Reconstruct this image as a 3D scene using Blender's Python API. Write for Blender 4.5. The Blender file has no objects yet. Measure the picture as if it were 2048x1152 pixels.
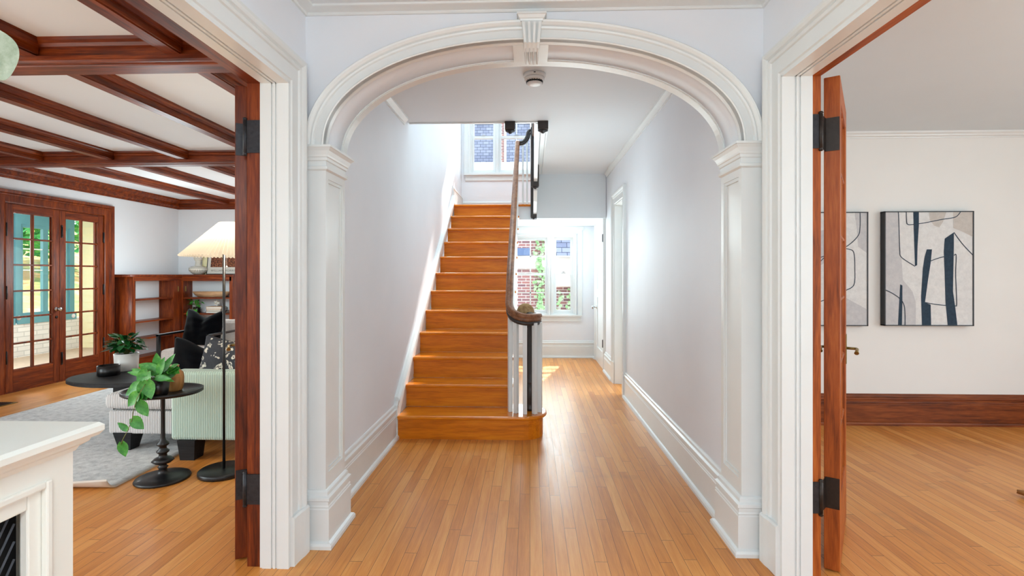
import bpy, bmesh, math, random
from mathutils import Vector, Matrix
PI=math.pi
random.seed(7)
C=bpy.context.scene
COL=C.collection

# ------------------------------------------------------------ camera, world, lights, exposure
cd=bpy.data.cameras.new('camera'); cam=bpy.data.objects.new('camera',cd); COL.objects.link(cam)
cam.location=(0,0,1.28); cam.rotation_euler=(PI/2,0,math.radians(2.0))
cd.sensor_width=36; cd.lens=1030/2048*36; cd.shift_y=-27/2048; cd.clip_start=0.02; cd.clip_end=200
C.camera=cam
C.view_settings.view_transform='Standard'; C.view_settings.look='None'
C.view_settings.gamma=1; C.view_settings.use_curve_mapping=False
C.view_settings.exposure=0.18
w=bpy.data.worlds.new('sky'); C.world=w; w.use_nodes=True
wn=w.node_tree.nodes; wl=w.node_tree.links
bg=wn['Background']; tc=wn.new('ShaderNodeTexCoord'); sx=wn.new('ShaderNodeSeparateXYZ'); rp=wn.new('ShaderNodeValToRGB')
wl.new(tc.outputs['Generated'],sx.inputs[0]); wl.new(sx.outputs['Z'],rp.inputs[0]); wl.new(rp.outputs[0],bg.inputs[0])
rp.color_ramp.elements[0].position=0.0; rp.color_ramp.elements[0].color=(.55,.6,.62,1)
rp.color_ramp.elements[1].position=0.5; rp.color_ramp.elements[1].color=(.80,.88,1,1)
bg.inputs[1].default_value=3.2
def light(name,kind,loc,rot,energy,color=(1,1,1),size=None,**k):
    l=bpy.data.lights.new(name,kind); o=bpy.data.objects.new(name,l); COL.objects.link(o)
    o.location=loc; o.rotation_euler=rot; l.energy=energy; l.color=color
    if size: l.shape='RECTANGLE'; l.size=size[0]; l.size_y=size[1]
    for a,b in k.items(): setattr(l,a,b)
    return o
# sun, daylight panels at seen and assumed openings, and added fill lights without fixtures
light('sun','SUN',(0,12,9),(math.radians(-47),0,math.radians(-14)),8.0,(1,.95,.88),angle=math.radians(1.2))
CW=(.83,.975,1); CH=(.80,.965,1)
light('daylight_front_door','AREA',(0.0,-2.3,1.45),(PI/2,0,PI),110,CW,(1.9,2.2))
light('daylight_living_front','AREA',(-3.4,-2.3,1.35),(PI/2,0,PI),70,CW,(3.4,1.9))
light('daylight_living_side','AREA',(-5.75,1.2,1.35),(PI/2,0,-PI/2),70,CW,(2.4,1.9))
light('living_back_fill','AREA',(-2.75,8.12,1.35),(PI/2,0,0),14,CW,(2.1,1.4))  # fill panel at a hidden opening, added to light the room's rear
light('porch_fill','POINT',(-6.9,6.2,1.5),(0,0,0),125,(1,1,1),shadow_soft_size=.3)  # fixtureless point added to brighten the porch
light('daylight_dining_front','AREA',(3.2,-2.3,1.35),(PI/2,0,PI),14,CW,(3.0,1.9))
light('daylight_dining_side','AREA',(5.35,1.4,1.35),(PI/2,0,PI/2),20,CW,(2.8,1.9))
light('upper_hall_fill','AREA',(-.5,5.6,5.2),(0,0,0),56,CH,(1.0,2.2))  # unseen overhead panel added to light the stairwell
light('daylight_landing_windows','AREA',(-.4,7.90,3.5),(math.radians(-90),0,0),10,CH,(1.0,1.3))
light('daylight_nook_windows','AREA',(.2,7.92,1.27),(math.radians(-90),0,0),19,CH,(.9,1.15))
light('kitchen_fill','AREA',(2.5,6.4,1.4),(PI/2,0,PI/2),60,CW,(1.6,1.6))  # panel added inside the kitchen to brighten the hall through its doorway
light('hall_fill','POINT',(.35,4.7,1.75),(0,0,0),9.5,CH,shadow_soft_size=.3)  # added fill for the hall walls and ceiling, no fixture
light('nook_fill','POINT',(.35,7.3,1.7),(0,0,0),10.5,CH,shadow_soft_size=.2)  # added to lift the nook, no lamp stands here
light('living_rear_fill','POINT',(-4.55,6.4,1.35),(0,0,0),42,CH,shadow_soft_size=.3)  # added fill for the far living room wall, no fixture
light('living_front_fill','POINT',(-3.3,1.3,1.3),(0,0,0),20,CH,shadow_soft_size=.3)  # unseen point added to fill the front of the living room
light('dining_fill','POINT',(3.1,1.0,1.45),(0,0,0),34,CH,shadow_soft_size=.25)  # unseen point added to brighten the dining ceiling and walls
light('foyer_fill','POINT',(0,-.5,2.0),(0,0,0),36,CW,shadow_soft_size=.2)  # added fill behind the camera for the arch wall, no fixture

# ------------------------------------------------------------ materials
def srgb(*c):
    return tuple(((x/255)/12.92 if x/255<=.04045 else ((x/255+.055)/1.055)**2.4) for x in c)+(1,)
class NT:
    def __init__(s,name):
        s.m=bpy.data.materials.new(name); s.m.use_nodes=True; s.t=s.m.node_tree; s.n=s.t.nodes; s.l=s.t.links
        s.b=s.n['Principled BSDF']
    def node(s,k,ins=None,**kw):
        n=s.n.new(k)
        for a,b in kw.items(): setattr(n,a,b)
        for a,b in (ins or {}).items():
            if isinstance(b,bpy.types.NodeSocket): s.l.new(b,n.inputs[a])
            else: n.inputs[a].default_value=b
        return n
    def link(s,a,b): s.l.new(a,s.b.inputs[b] if isinstance(b,str) else b)
    def math(s,op,a,b=0.0):
        n=s.node('ShaderNodeMath',{0:a,1:b},operation=op); return n.outputs[0]
    def ramp(s,fac,stops,interp='LINEAR'):
        n=s.node('ShaderNodeValToRGB',{0:fac}); n.color_ramp.interpolation=interp
        e=n.color_ramp.elements
        while len(e)>2: e.remove(e[-1])
        e[0].position,e[0].color=stops[0]; e[1].position,e[1].color=stops[-1]
        for p,c in stops[1:-1]:
            q=e.new(p); q.color=c
        return n.outputs[0]
    def bump(s,h,strength=.3,dist=.01):
        n=s.node('ShaderNodeBump',{'Height':h,'Strength':strength,'Distance':dist}); s.l.new(n.outputs[0],s.b.inputs['Normal'])
def plain(name,col,rough=.5,metal=0,noise=0.0,nscale=20,spec=.5,bump=0,coat=0):
    t=NT(name); t.b.inputs['Roughness'].default_value=rough; t.b.inputs['Metallic'].default_value=metal
    t.b.inputs['Specular IOR Level'].default_value=spec
    t.b.inputs['Coat Weight'].default_value=coat
    tc=t.node('ShaderNodeTexCoord')
    no=t.node('ShaderNodeTexNoise',{'Vector':tc.outputs['Object'],'Scale':nscale,'Detail':4.0})
    k=noise or .02
    lo=tuple(c*(1-k) for c in col[:3])+(1,); hi=tuple(min(1,c*(1+k)) for c in col[:3])+(1,)
    t.link(t.ramp(no.outputs[0],[(.3,lo),(.7,hi)]),'Base Color')
    if bump: t.bump(no.outputs[0],bump,.002)
    return t.m
def wood(name,dark,mid,light_,axis='z',rough=.35,scale=1.0,coat=.15):
    t=NT(name); tc=t.node('ShaderNodeTexCoord')
    sc={'x':(2.2,26,26),'y':(26,2.2,26),'z':(26,26,2.2)}[axis]
    mp=t.node('ShaderNodeMapping',{'Vector':tc.outputs['Object'],'Scale':tuple(q*scale for q in sc)})
    n1=t.node('ShaderNodeTexNoise',{'Vector':mp.outputs[0],'Scale':1.0,'Detail':6.0,'Roughness':.6,'Distortion':.4})
    mp2=t.node('ShaderNodeMapping',{'Vector':tc.outputs['Object'],'Scale':tuple(q*scale*5 for q in sc)})
    n2=t.node('ShaderNodeTexNoise',{'Vector':mp2.outputs[0],'Scale':1.0,'Detail':3.0})
    f=t.math('ADD',t.math('MULTIPLY',n1.outputs[0],.7),t.math('MULTIPLY',n2.outputs[0],.3))
    t.link(t.ramp(f,[(.34,dark),(.5,mid),(.66,light_)]),'Base Color')
    t.b.inputs['Roughness'].default_value=rough+.08; t.b.inputs['Specular IOR Level'].default_value=.32; t.b.inputs['Coat Weight'].default_value=coat*.25; t.b.inputs['Coat Roughness'].default_value=.2
    t.bump(n2.outputs[0],.08,.001)
    return t.m
def floor_mat():
    t=NT('strip_oak_floor'); tc=t.node('ShaderNodeTexCoord'); s=t.node('ShaderNodeSeparateXYZ',{0:tc.outputs['Object']})
    W=.0575
    row=t.math('FLOOR',t.math('DIVIDE',s.outputs['X'],W))
    rn=t.node('ShaderNodeTexWhiteNoise',{'W':row},noise_dimensions='1D')
    ty=t.math('ADD',s.outputs['Y'],t.math('MULTIPLY',rn.outputs['Value'],7.3))
    seg=t.math('FLOOR',t.math('DIVIDE',ty,1.05))
    cid=t.node('ShaderNodeCombineXYZ',{0:row,1:seg})
    wn_=t.node('ShaderNodeTexWhiteNoise',{'Vector':cid.outputs[0]},noise_dimensions='3D')
    # edge distance
    fx=t.math('FRACT',t.math('DIVIDE',s.outputs['X'],W)); ex=t.math('MINIMUM',fx,t.math('SUBTRACT',1.0,fx))
    fy=t.math('FRACT',t.math('DIVIDE',ty,1.05)); ey=t.math('MINIMUM',fy,t.math('SUBTRACT',1.0,fy))
    gapx=t.math('LESS_THAN',ex,.014); gapy=t.math('LESS_THAN',ey,.0011)
    gap=t.math('MAXIMUM',gapx,gapy)
    off=t.node('ShaderNodeVectorMath',{0:tc.outputs['Object'],1:wn_.outputs['Color']},operation='ADD')
    mp=t.node('ShaderNodeMapping',{'Vector':off.outputs[0],'Scale':(34,2.0,34)})
    n1=t.node('ShaderNodeTexNoise',{'Vector':mp.outputs[0],'Scale':1.0,'Detail':6.0,'Roughness':.62,'Distortion':.8})
    mp2=t.node('ShaderNodeMapping',{'Vector':off.outputs[0],'Scale':(260,9,100)})
    n2=t.node('ShaderNodeTexNoise',{'Vector':mp2.outputs[0],'Scale':1.0,'Detail':3.0})
    f=t.math('ADD',t.math('MULTIPLY',n1.outputs[0],.55),t.math('ADD',t.math('MULTIPLY',n2.outputs[0],.22),t.math('MULTIPLY',wn_.outputs['Value'],.23)))
    base=t.ramp(f,[(.28,srgb(182,108,40)),(.5,srgb(212,138,64)),(.72,srgb(228,164,92))])
    dk=t.node('ShaderNodeMix',{0:gap,6:base,7:srgb(70,36,16)},data_type='RGBA')
    # worn, greyed stains
    ns=t.node('ShaderNodeTexNoise',{'Vector':tc.outputs['Object'],'Scale':1.7,'Detail':5.0,'Roughness':.65})
    st=t.ramp(ns.outputs[0],[(.60,(0,0,0,1)),(.78,(.5,.5,.5,1))])
    fin=t.node('ShaderNodeMix',{0:st,6:dk.outputs[2],7:srgb(120,88,62)},data_type='RGBA')
    t.link(fin.outputs[2],'Base Color')
    t.link(t.math('ADD',.22,t.math('MULTIPLY',n1.outputs[0],.22)),'Roughness')
    t.b.inputs['Specular IOR Level'].default_value=.45
    t.bump(t.math('SUBTRACT',t.math('MULTIPLY',n2.outputs[0],.15),gap),.25,.0015)
    return t.m
def cord_mat(name,a,b):
    t=NT(name); tc=t.node('ShaderNodeTexCoord'); s=t.node('ShaderNodeSeparateXYZ',{0:tc.outputs['Object']})
    co=t.math('ADD',s.outputs['X'],s.outputs['Y'])
    h=t.math('ADD',.5,t.math('MULTIPLY',t.math('SINE',t.math('MULTIPLY',co,2*PI/.0125)),.5))
    t.link(t.ramp(h,[(.05,a),(.55,b)]),'Base Color'); t.b.inputs['Roughness'].default_value=.9
    t.b.inputs['Sheen Weight'].default_value=.3
    t.bump(h,.6,.004); return t.m
def brick_mat(name,c1,c2,mort,scale=1.0,axis='xz',bw=.21,rh=.075):
    t=NT(name); tc=t.node('ShaderNodeTexCoord'); s=t.node('ShaderNodeSeparateXYZ',{0:tc.outputs['Object']})
    cb=t.node('ShaderNodeCombineXYZ',{0:s.outputs['X' if axis[0]=='x' else 'Y'],1:s.outputs['Z']})
    br=t.node('ShaderNodeTexBrick',{'Vector':cb.outputs[0],'Color1':c1,'Color2':c2,'Mortar':mort,'Scale':1.0,'Mortar Size':.008,'Brick Width':bw,'Row Height':rh,'Bias':0.0})
    t.link(br.outputs[0],'Base Color'); t.b.inputs['Roughness'].default_value=.85
    t.bump(br.outputs['Fac'],-.3,.005); return t.m
def speckle_mat(name,stops,scale,rough=.9,bump=.0,detail=5):
    t=NT(name); tc=t.node('ShaderNodeTexCoord')
    n=t.node('ShaderNodeTexNoise',{'Vector':tc.outputs['Object'],'Scale':scale,'Detail':float(detail),'Roughness':.7})
    t.link(t.ramp(n.outputs[0],stops),'Base Color'); t.b.inputs['Roughness'].default_value=rough
    if bump: t.bump(n.outputs[0],bump,.01)
    return t.m
def glass_mat():
    t=NT('window_glass'); n=t.n; n.remove(t.b)
    g=t.node('ShaderNodeBsdfGlossy',{'Roughness':.02}); tr=t.node('ShaderNodeBsdfTransparent')
    fr=t.node('ShaderNodeLayerWeight',{'Blend':.5}); ff=t.math('ADD',.002,t.math('MULTIPLY',t.math('POWER',fr.outputs['Facing'],5.0),.9)); mx=t.node('ShaderNodeMixShader',{0:ff,1:tr.outputs[0],2:g.outputs[0]})
    t.l.new(mx.outputs[0],n['Material Output'].inputs[0]); return t.m
def shade_mat():
    t=NT('pleated_fabric'); t.b.inputs['Base Color'].default_value=srgb(246,238,222); t.b.inputs['Roughness'].default_value=.8
    tl=t.node('ShaderNodeBsdfTranslucent',{'Color':srgb(255,244,222)}); mx=t.node('ShaderNodeMixShader',{0:.55,1:t.b.outputs[0],2:tl.outputs[0]})
    t.l.new(mx.outputs[0],t.n['Material Output'].inputs[0]); return t.m
def floral_mat():
    t=NT('floral_print'); tc=t.node('ShaderNodeTexCoord')
    ns=t.node('ShaderNodeTexNoise',{'Vector':tc.outputs['Object'],'Scale':14.0,'Detail':2.0})
    ad=t.node('ShaderNodeMix',{0:.12,6:tc.outputs['Object'],7:ns.outputs['Color']},data_type='RGBA')
    v=t.node('ShaderNodeTexVoronoi',{'Vector':ad.outputs[2],'Scale':21.0})
    d=v.outputs['Distance']
    r=t.ramp(d,[(0.0,srgb(190,184,168)),(.10,srgb(60,62,66)),(.16,srgb(214,208,194)),(.30,srgb(196,190,176)),(.36,srgb(52,54,60)),(1,srgb(46,48,55))],'CONSTANT')
    n2=t.node('ShaderNodeTexNoise',{'Vector':tc.outputs['Object'],'Scale':60.0,'Detail':3.0})
    k=t.ramp(n2.outputs[0],[(.52,(0,0,0,1)),(.56,(1,1,1,1))])
    mx=t.node('ShaderNodeMix',{0:t.math('MULTIPLY',k,.75),6:r,7:srgb(48,50,56)},data_type='RGBA')
    t.link(mx.outputs[2],'Base Color'); t.b.inputs['Roughness'].default_value=.9; return t.m
def vase_mat():
    t=NT('carved_ceramic'); tc=t.node('ShaderNodeTexCoord'); s=t.node('ShaderNodeSeparateXYZ',{0:tc.outputs['Object']})
    ang=t.math('ARCTAN2',s.outputs['Y'],s.outputs['X'])
    st=t.math('GREATER_THAN',t.math('SINE',t.math('MULTIPLY',ang,34.0)),.25)
    hb=t.math('GREATER_THAN',t.math('SINE',t.math('MULTIPLY',s.outputs['Z'],2*PI/.022)),.55)
    low=t.math('LESS_THAN',s.outputs['Z'],.075)
    m=t.math('ADD',t.math('MULTIPLY',st,low),t.math('MULTIPLY',hb,t.math('SUBTRACT',1.0,low)))
    mx=t.node('ShaderNodeMix',{0:m,6:srgb(226,221,208),7:srgb(112,106,96)},data_type='RGBA')
    t.link(mx.outputs[2],'Base Color'); t.b.inputs['Roughness'].default_value=.7; return t.m

M={}
M['wall']=plain('painted_plaster',srgb(234,237,243),.55,noise=.012,nscale=3)
M['wall_warm']=plain('dining_wall_paint',srgb(236,235,232),.6,noise=.012,nscale=3)
M['wall_living']=plain('living_wall_paint',srgb(222,223,226),.6,noise=.012,nscale=3)
M['ceild']=plain('dining_ceiling_paint',srgb(222,232,238),.7,noise=.01,nscale=2)
M['ceil']=plain('ceiling_paint',srgb(230,236,241),.7,noise=.01,nscale=2)
M['trim']=plain('gloss_trim_paint',srgb(229,232,232),.28,noise=.012,nscale=8,coat=.1)
M['trimcream']=plain('cream_trim_paint',srgb(240,238,230),.35,noise=.02,nscale=4)
M['floor']=floor_mat()
MD,MM,ML=srgb(62,20,5),srgb(112,44,11),srgb(150,70,22)
for a in 'xyz': M['mah'+a]=wood('mahogany_'+a,MD,MM,ML,a,.32)
BD,BM,BL=srgb(78,32,10),srgb(122,58,22),srgb(150,80,36)
for a in 'xyz': M['base'+a]=wood('oak_brown_'+a,BD,BM,BL,a,.35)
DD,DM,DL=srgb(112,48,12),srgb(164,80,26),srgb(190,106,44)
for a in 'xyz': M['door'+a]=wood('door_wood_'+a,DD,DM,DL,a,.38)
M['stair']=wood('stair_oak_x',srgb(186,98,4),srgb(214,120,10),srgb(228,142,26),'x',.3,coat=.3)
M['tread']=wood('stair_tread_x',srgb(186,98,4),srgb(214,120,10),srgb(228,142,26),'x',.12,coat=2.4)
M['rail']=wood('handrail_wood_y',srgb(96,58,36),srgb(134,88,60),srgb(160,112,80),'y',.3)
M['darkrail']=plain('dark_stained_wood',srgb(48,40,38),.35,noise=.15,nscale=30)
M['black']=plain('black_metal',srgb(22,22,24),.35,noise=.1,spec=.5)
M['blackwood']=wood('black_wood',srgb(18,18,19),srgb(30,30,32),srgb(42,42,44),'x',.45,coat=0)
M['iron']=plain('aged_iron_hinge',srgb(58,58,62),.45,metal=.7,noise=.2,nscale=60)
M['iron2']=plain('bronze_hinge',srgb(52,44,40),.42,metal=.6,noise=.2,nscale=60)
M['brass']=plain('aged_brass',srgb(150,130,80),.3,metal=.9,noise=.1)
M['chrome']=plain('polished_metal',srgb(190,190,190),.2,metal=1)
M['glass']=glass_mat()
M['white']=plain('white_plastic',srgb(232,232,232),.4)
M['darkvent']=plain('dark_vent',srgb(40,42,46),.6)
M['velvet']=plain('black_velvet',srgb(6,7,11),.95,noise=.4,nscale=6,spec=.05)
M['velvet'].node_tree.nodes['Principled BSDF'].inputs['Sheen Weight'].default_value=.08
M['floral']=floral_mat()
M['cordw']=cord_mat('ivory_corduroy',srgb(150,146,144),srgb(226,222,220))
M['cordcast']=cord_mat('corduroy_mint_cast',srgb(140,164,148),srgb(206,224,208))  # green window cast on the ivory fabric, put into its colour
M['boucle']=plain('ivory_upholstery',srgb(226,216,208),.95,noise=.08,nscale=60,bump=.3)
M['rug']=speckle_mat('mottled_grey_rug',[(.30,srgb(176,176,176)),(.5,srgb(206,206,205)),(.7,srgb(226,226,224))],22,bump=.5)
M['leaf']=speckle_mat('green_leaf',[(.3,srgb(30,104,30)),(.5,srgb(56,142,48)),(.7,srgb(104,180,74))],18,rough=.4)
M['leafdark']=speckle_mat('dark_green_leaf',[(.3,srgb(12,62,26)),(.5,srgb(24,92,38)),(.7,srgb(48,124,56))],14,rough=.35)
M['leafpale']=speckle_mat('pale_sage_leaf',[(.3,srgb(132,144,118)),(.5,srgb(168,176,152)),(.7,srgb(198,204,184))],22,rough=.7)
M['stem']=plain('plant_stem',srgb(120,130,70),.6)
M['soil']=plain('potting_soil',srgb(40,28,20),.95,noise=.3,nscale=80)
M['potw']=plain('white_ceramic',srgb(226,226,222),.35)
M['potb']=plain('black_ceramic',srgb(14,14,15),.3)
M['vasew']=wood('turned_vase_wood',srgb(120,78,40),srgb(168,118,66),srgb(190,142,88),'z',.35,scale=.7)
M['shade']=shade_mat()
M['vasec']=vase_mat()
M['paper']=plain('paper_white',srgb(226,222,212),.8)
M['bookp']=plain('tan_book_cover',srgb(200,160,120),.7)
M['bookd']=plain('dark_book_cover',srgb(46,38,36),.7)
M['bowlw']=wood('pale_carved_wood',srgb(150,112,80),srgb(190,150,112),srgb(214,180,142),'x',.6)
M['teal']=plain('teal_window_paint',srgb(92,146,156),.5,noise=.1,nscale=4)
M['wbrick']=brick_mat('whitewashed_brick',srgb(232,228,222),srgb(216,210,204),srgb(200,196,190),axis='yz')
M['rbrick']=brick_mat('red_brick',srgb(170,120,114),srgb(128,98,104),srgb(214,208,202),axis='xz',bw=.2,rh=.07)
M['siding']=plain('cream_siding',srgb(238,226,180),.7)
M['slate']=brick_mat('slate_shingle',srgb(150,160,180),srgb(120,130,155),srgb(70,78,98),axis='xz',bw=.25,rh=.12)
M['lawn']=speckle_mat('leaf_strewn_lawn',[(.36,srgb(94,128,70)),(.47,srgb(150,150,84)),(.55,srgb(206,158,96)),(.68,srgb(222,190,140))],1.6,detail=12)
M['foliage']=speckle_mat('garden_foliage',[(.3,srgb(34,112,50)),(.5,srgb(72,164,86)),(.7,srgb(160,214,120))],3,detail=10)
M['ivy']=speckle_mat('pale_ivy_leaf',[(.3,srgb(120,176,112)),(.5,srgb(160,204,146)),(.7,srgb(206,228,186))],12)
M['porchfloor']=plain('porch_tile',srgb(198,170,146),.6,noise=.1)
M['canvas']=speckle_mat('painted_canvas',[(.3,srgb(212,212,212)),(.7,srgb(230,230,229))],30,bump=.1)
M['cgrey']=speckle_mat('canvas_grey',[(.3,srgb(188,188,192)),(.7,srgb(206,205,206))],30)
M['ctaupe']=speckle_mat('canvas_taupe',[(.3,srgb(190,184,178)),(.7,srgb(206,200,194))],30)
M['cnavy']=speckle_mat('canvas_navy',[(.3,srgb(34,52,68)),(.7,srgb(48,68,86))],40)
M['frameb']=plain('black_frame',srgb(20,26,34),.4)
M['artbrown']=speckle_mat('brown_floral_print',[(.36,srgb(46,28,24)),(.5,srgb(98,56,40)),(.6,srgb(176,104,66)),(.7,srgb(120,110,86))],60,detail=4)
M['cardgrey']=plain('print_mat_board',srgb(206,200,190),.8)
M['dome']=speckle_mat('cracked_tan_wood',[(.35,srgb(150,118,80)),(.5,srgb(190,158,112)),(.7,srgb(206,180,138))],24)
M['asphalt']=plain('outside_ground',srgb(150,145,138),.9)

# ------------------------------------------------------------ mesh helpers
class MB:
    def __init__(s): s.b=bmesh.new(); s.mi=0
    def _f(s,vs,smooth=False):
        try:
            f=s.b.faces.new(vs); f.material_index=s.mi; f.smooth=smooth; return f
        except ValueError: return None
    def box(s,x0,x1,y0,y1,z0,z1,bev=0):
        if x0>x1:x0,x1=x1,x0
        if y0>y1:y0,y1=y1,y0
        if z0>z1:z0,z1=z1,z0
        v=[s.b.verts.new((x,y,z)) for z in (z0,z1) for y in (y0,y1) for x in (x0,x1)]
        fs=[s._f([v[i] for i in q]) for q in ((0,2,3,1),(4,5,7,6),(0,1,5,4),(2,6,7,3),(0,4,6,2),(1,3,7,5))]
        if bev:
            es=set(e for f in fs for e in f.edges)
            bmesh.ops.bevel(s.b,geom=list(es),offset=bev,segments=2,affect='EDGES',profile=.5)
        return s
    def obox(s,c,size,rot):           # oriented box, rot = Matrix 3x3
        hx,hy,hz=[q/2 for q in size]; v=[]
        for z in (-hz,hz):
            for y in (-hy,hy):
                for x in (-hx,hx): v.append(s.b.verts.new(Vector(c)+rot@Vector((x,y,z))))
        for q in ((0,2,3,1),(4,5,7,6),(0,1,5,4),(2,6,7,3),(0,4,6,2),(1,3,7,5)): s._f([v[i] for i in q])
        return s
    def prism(s,poly,a0,a1,axis='y',smooth=False):
        # poly: 2D points in the plane normal to axis. x:(y,z) y:(x,z) z:(x,y)
        def P(p,a): return {'x':(a,p[0],p[1]),'y':(p[0],a,p[1]),'z':(p[0],p[1],a)}[axis]
        A=[s.b.verts.new(P(p,a0)) for p in poly]; B=[s.b.verts.new(P(p,a1)) for p in poly]
        s._f(A[::-1]); s._f(B); n=len(poly)
        for i in range(n): s._f([A[i],A[(i+1)%n],B[(i+1)%n],B[i]],smooth)
        return s
    def sweep(s,prof,frames,closed=False,smooth=False,caps=True):
        # prof: list (a,b); frames: list (origin, U, V)
        rings=[[s.b.verts.new(Vector(o)+Vector(u)*a+Vector(v)*b) for a,b in prof] for o,u,v in frames]
        n=len(prof); R=len(rings)
        for i in range(R if closed else R-1):
            A=rings[i];B=rings[(i+1)%R]
            for j in range(n): s._f([A[j],A[(j+1)%n],B[(j+1)%n],B[j]],smooth)
        if caps and not closed: s._f(rings[0][::-1]); s._f(rings[-1])
        return s
    def lathe(s,prof,c=(0,0,0),seg=32,smooth=True,sx=1,sy=1):
        rings=[]
        for r,z in prof:
            if r<1e-6: rings.append([s.b.verts.new((c[0],c[1],c[2]+z))])
            else: rings.append([s.b.verts.new((c[0]+r*sx*math.cos(2*PI*k/seg),c[1]+r*sy*math.sin(2*PI*k/seg),c[2]+z)) for k in range(seg)])
        for A,B in zip(rings,rings[1:]):
            if len(A)==1 and len(B)==1: continue
            for k in range(seg):
                k2=(k+1)%seg
                if len(A)==1: s._f([A[0],B[k],B[k2]],smooth)
                elif len(B)==1: s._f([A[k],A[k2],B[0]],smooth)
                else: s._f([A[k],A[k2],B[k2],B[k]],smooth)
        return s
    def tube(s,pts,r,seg=10,smooth=True):
        pts=[Vector(p) for p in pts]; n=len(pts); rr=r if isinstance(r,(list,tuple)) else [r]*n
        fr=[]; prevu=None
        for i,p in enumerate(pts):
            t=(pts[min(i+1,n-1)]-pts[max(i-1,0)]).normalized()
            if prevu is None:
                a=Vector((0,0,1)) if abs(t.z)<.9 else Vector((1,0,0)); u=t.cross(a).normalized()
            else: u=(prevu-t*prevu.dot(t)).normalized()
            prevu=u; fr.append((p,u,t.cross(u)))
        rings=[[s.b.verts.new(p+(u*math.cos(2*PI*k/seg)+v*math.sin(2*PI*k/seg))*q) for k in range(seg)] for (p,u,v),q in zip(fr,rr)]
        for A,B in zip(rings,rings[1:]):
            for k in range(seg): s._f([A[k],A[(k+1)%seg],B[(k+1)%seg],B[k]],smooth)
        s._f(rings[0][::-1]); s._f(rings[-1]); return s
    def poly(s,pts): s._f([s.b.verts.new(p) for p in pts]); return s
    def leaf(s,base,d,up,L,W,fold=.25,droop=.2,heart=False):
        d=Vector(d).normalized(); up=Vector(up); sd=d.cross(up).normalized(); up=sd.cross(d).normalized()
        ts=(0,.12,.3,.5,.7,.86,1.0); ws=(.35,.85,1,.92,.66,.34,0) if heart else (.06,.45,.85,1,.8,.42,0)
        mid=[];l=[];r=[]
        for t,w in zip(ts,ws):
            c=Vector(base)+d*(L*t)-up*(droop*L*t*t)
            off=-.10*L if (heart and t==0) else 0
            mid.append(s.b.verts.new(c-up*(fold*W*w*.5)))
            if w>0:
                l.append(s.b.verts.new(c+sd*(W*w/2)+d*off)); r.append(s.b.verts.new(c-sd*(W*w/2)+d*off))
        for i in range(len(ts)-2):
            s._f([mid[i],mid[i+1],l[i+1],l[i]],True); s._f([mid[i],r[i],r[i+1],mid[i+1]],True)
        s._f([mid[-2],mid[-1],l[-1]],True); s._f([mid[-2],r[-1],mid[-1]],True)
        return s
    def build(s,name,mat,parent=None,loc=None,label=None,solid=0,bevel=0,keep=False):
        me=bpy.data.meshes.new(name)
        bmesh.ops.remove_doubles(s.b,verts=s.b.verts,dist=1e-5) if keep else None
        bmesh.ops.recalc_face_normals(s.b,faces=s.b.faces)
        s.b.to_mesh(me); s.b.free()
        for m in (mat if isinstance(mat,list) else [mat]): me.materials.append(m)
        o=bpy.data.objects.new(name,me); COL.objects.link(o)
        if parent: o.parent=parent
        if loc: o.location=loc
        if label: o['label']=label
        if solid:
            k=o.modifiers.new('s','SOLIDIFY'); k.thickness=solid; k.offset=0
        if bevel:
            k=o.modifiers.new('b','BEVEL'); k.width=bevel; k.segments=2; k.limit_method='ANGLE'; k.angle_limit=math.radians(40)
        return o
def tag(o,label,cat,group=None,kind=None):
    o['label']=label; o['category']=cat
    if group: o['group']=group
    if kind: o['kind']=kind
    return o
def thing(name,label,cat,loc=(0,0,0),rz=0,group=None,kind=None):
    o=bpy.data.objects.new(name,None); COL.objects.link(o); o.location=loc; o.rotation_euler=(0,0,rz); o.empty_display_size=.1
    return tag(o,label,cat,group,kind)
def struct(name,mb,mat,label,cat,**k):
    return tag(mb.build(name,mat,**k),label,cat,kind='structure')
def dup(root,loc=None,rz=None,label=None,parent=None):
    r=root.copy(); COL.objects.link(r)
    if parent: r.parent=parent
    if loc is not None: r.location=loc
    if rz is not None: r.rotation_euler=(0,0,rz)
    if label: r['label']=label
    for ch in list(root.children): dup(ch,parent=r)
    return r
def run(mb,prof,p0,p1,out,up=(0,0,1)):
    # straight moulding: prof (a outwards, b upwards)
    mb.sweep(prof,[(p0,out,up),(p1,out,up)]); return mb

# ------------------------------------------------------------ the shell
def slab_holes(mb,axis,a0,a1,u0,u1,z0,z1,holes):
    """wall perpendicular to axis between a0..a1, spanning u0..u1 and z0..z1 with rectangular holes (u0,u1,z0,z1)"""
    us=sorted({u0,u1,*[q for h in holes for q in h[:2]]}); zs=sorted({z0,z1,*[q for h in holes for q in h[2:]]})
    us=[q for q in us if u0<=q<=u1]; zs=[q for q in zs if z0<=q<=z1]
    for i in range(len(us)-1):
        j=0
        while j<len(zs)-1:
            def inh(j): 
                cu=(us[i]+us[i+1])/2; cz=(zs[j]+zs[j+1])/2
                return any(h[0]<cu<h[1] and h[2]<cz<h[3] for h in holes)
            if inh(j): j+=1; continue
            k=j
            while k+1<len(zs)-1 and not inh(k+1): k+=1
            if axis=='x': mb.box(a0,a1,us[i],us[i+1],zs[j],zs[k+1])
            else: mb.box(us[i],us[i+1],a0,a1,zs[j],zs[k+1])
            j=k+1
    return mb
OY0,OY1,OZ=.90,2.22,2.13          # both cased openings of the foyer
HT=2.6                              # hall ceiling
struct('floor',MB().box(-5.75,5.4,-2.35,8.1,-.12,0),M['floor'],'narrow strip oak floor running through hall and both rooms','floor')
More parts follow.
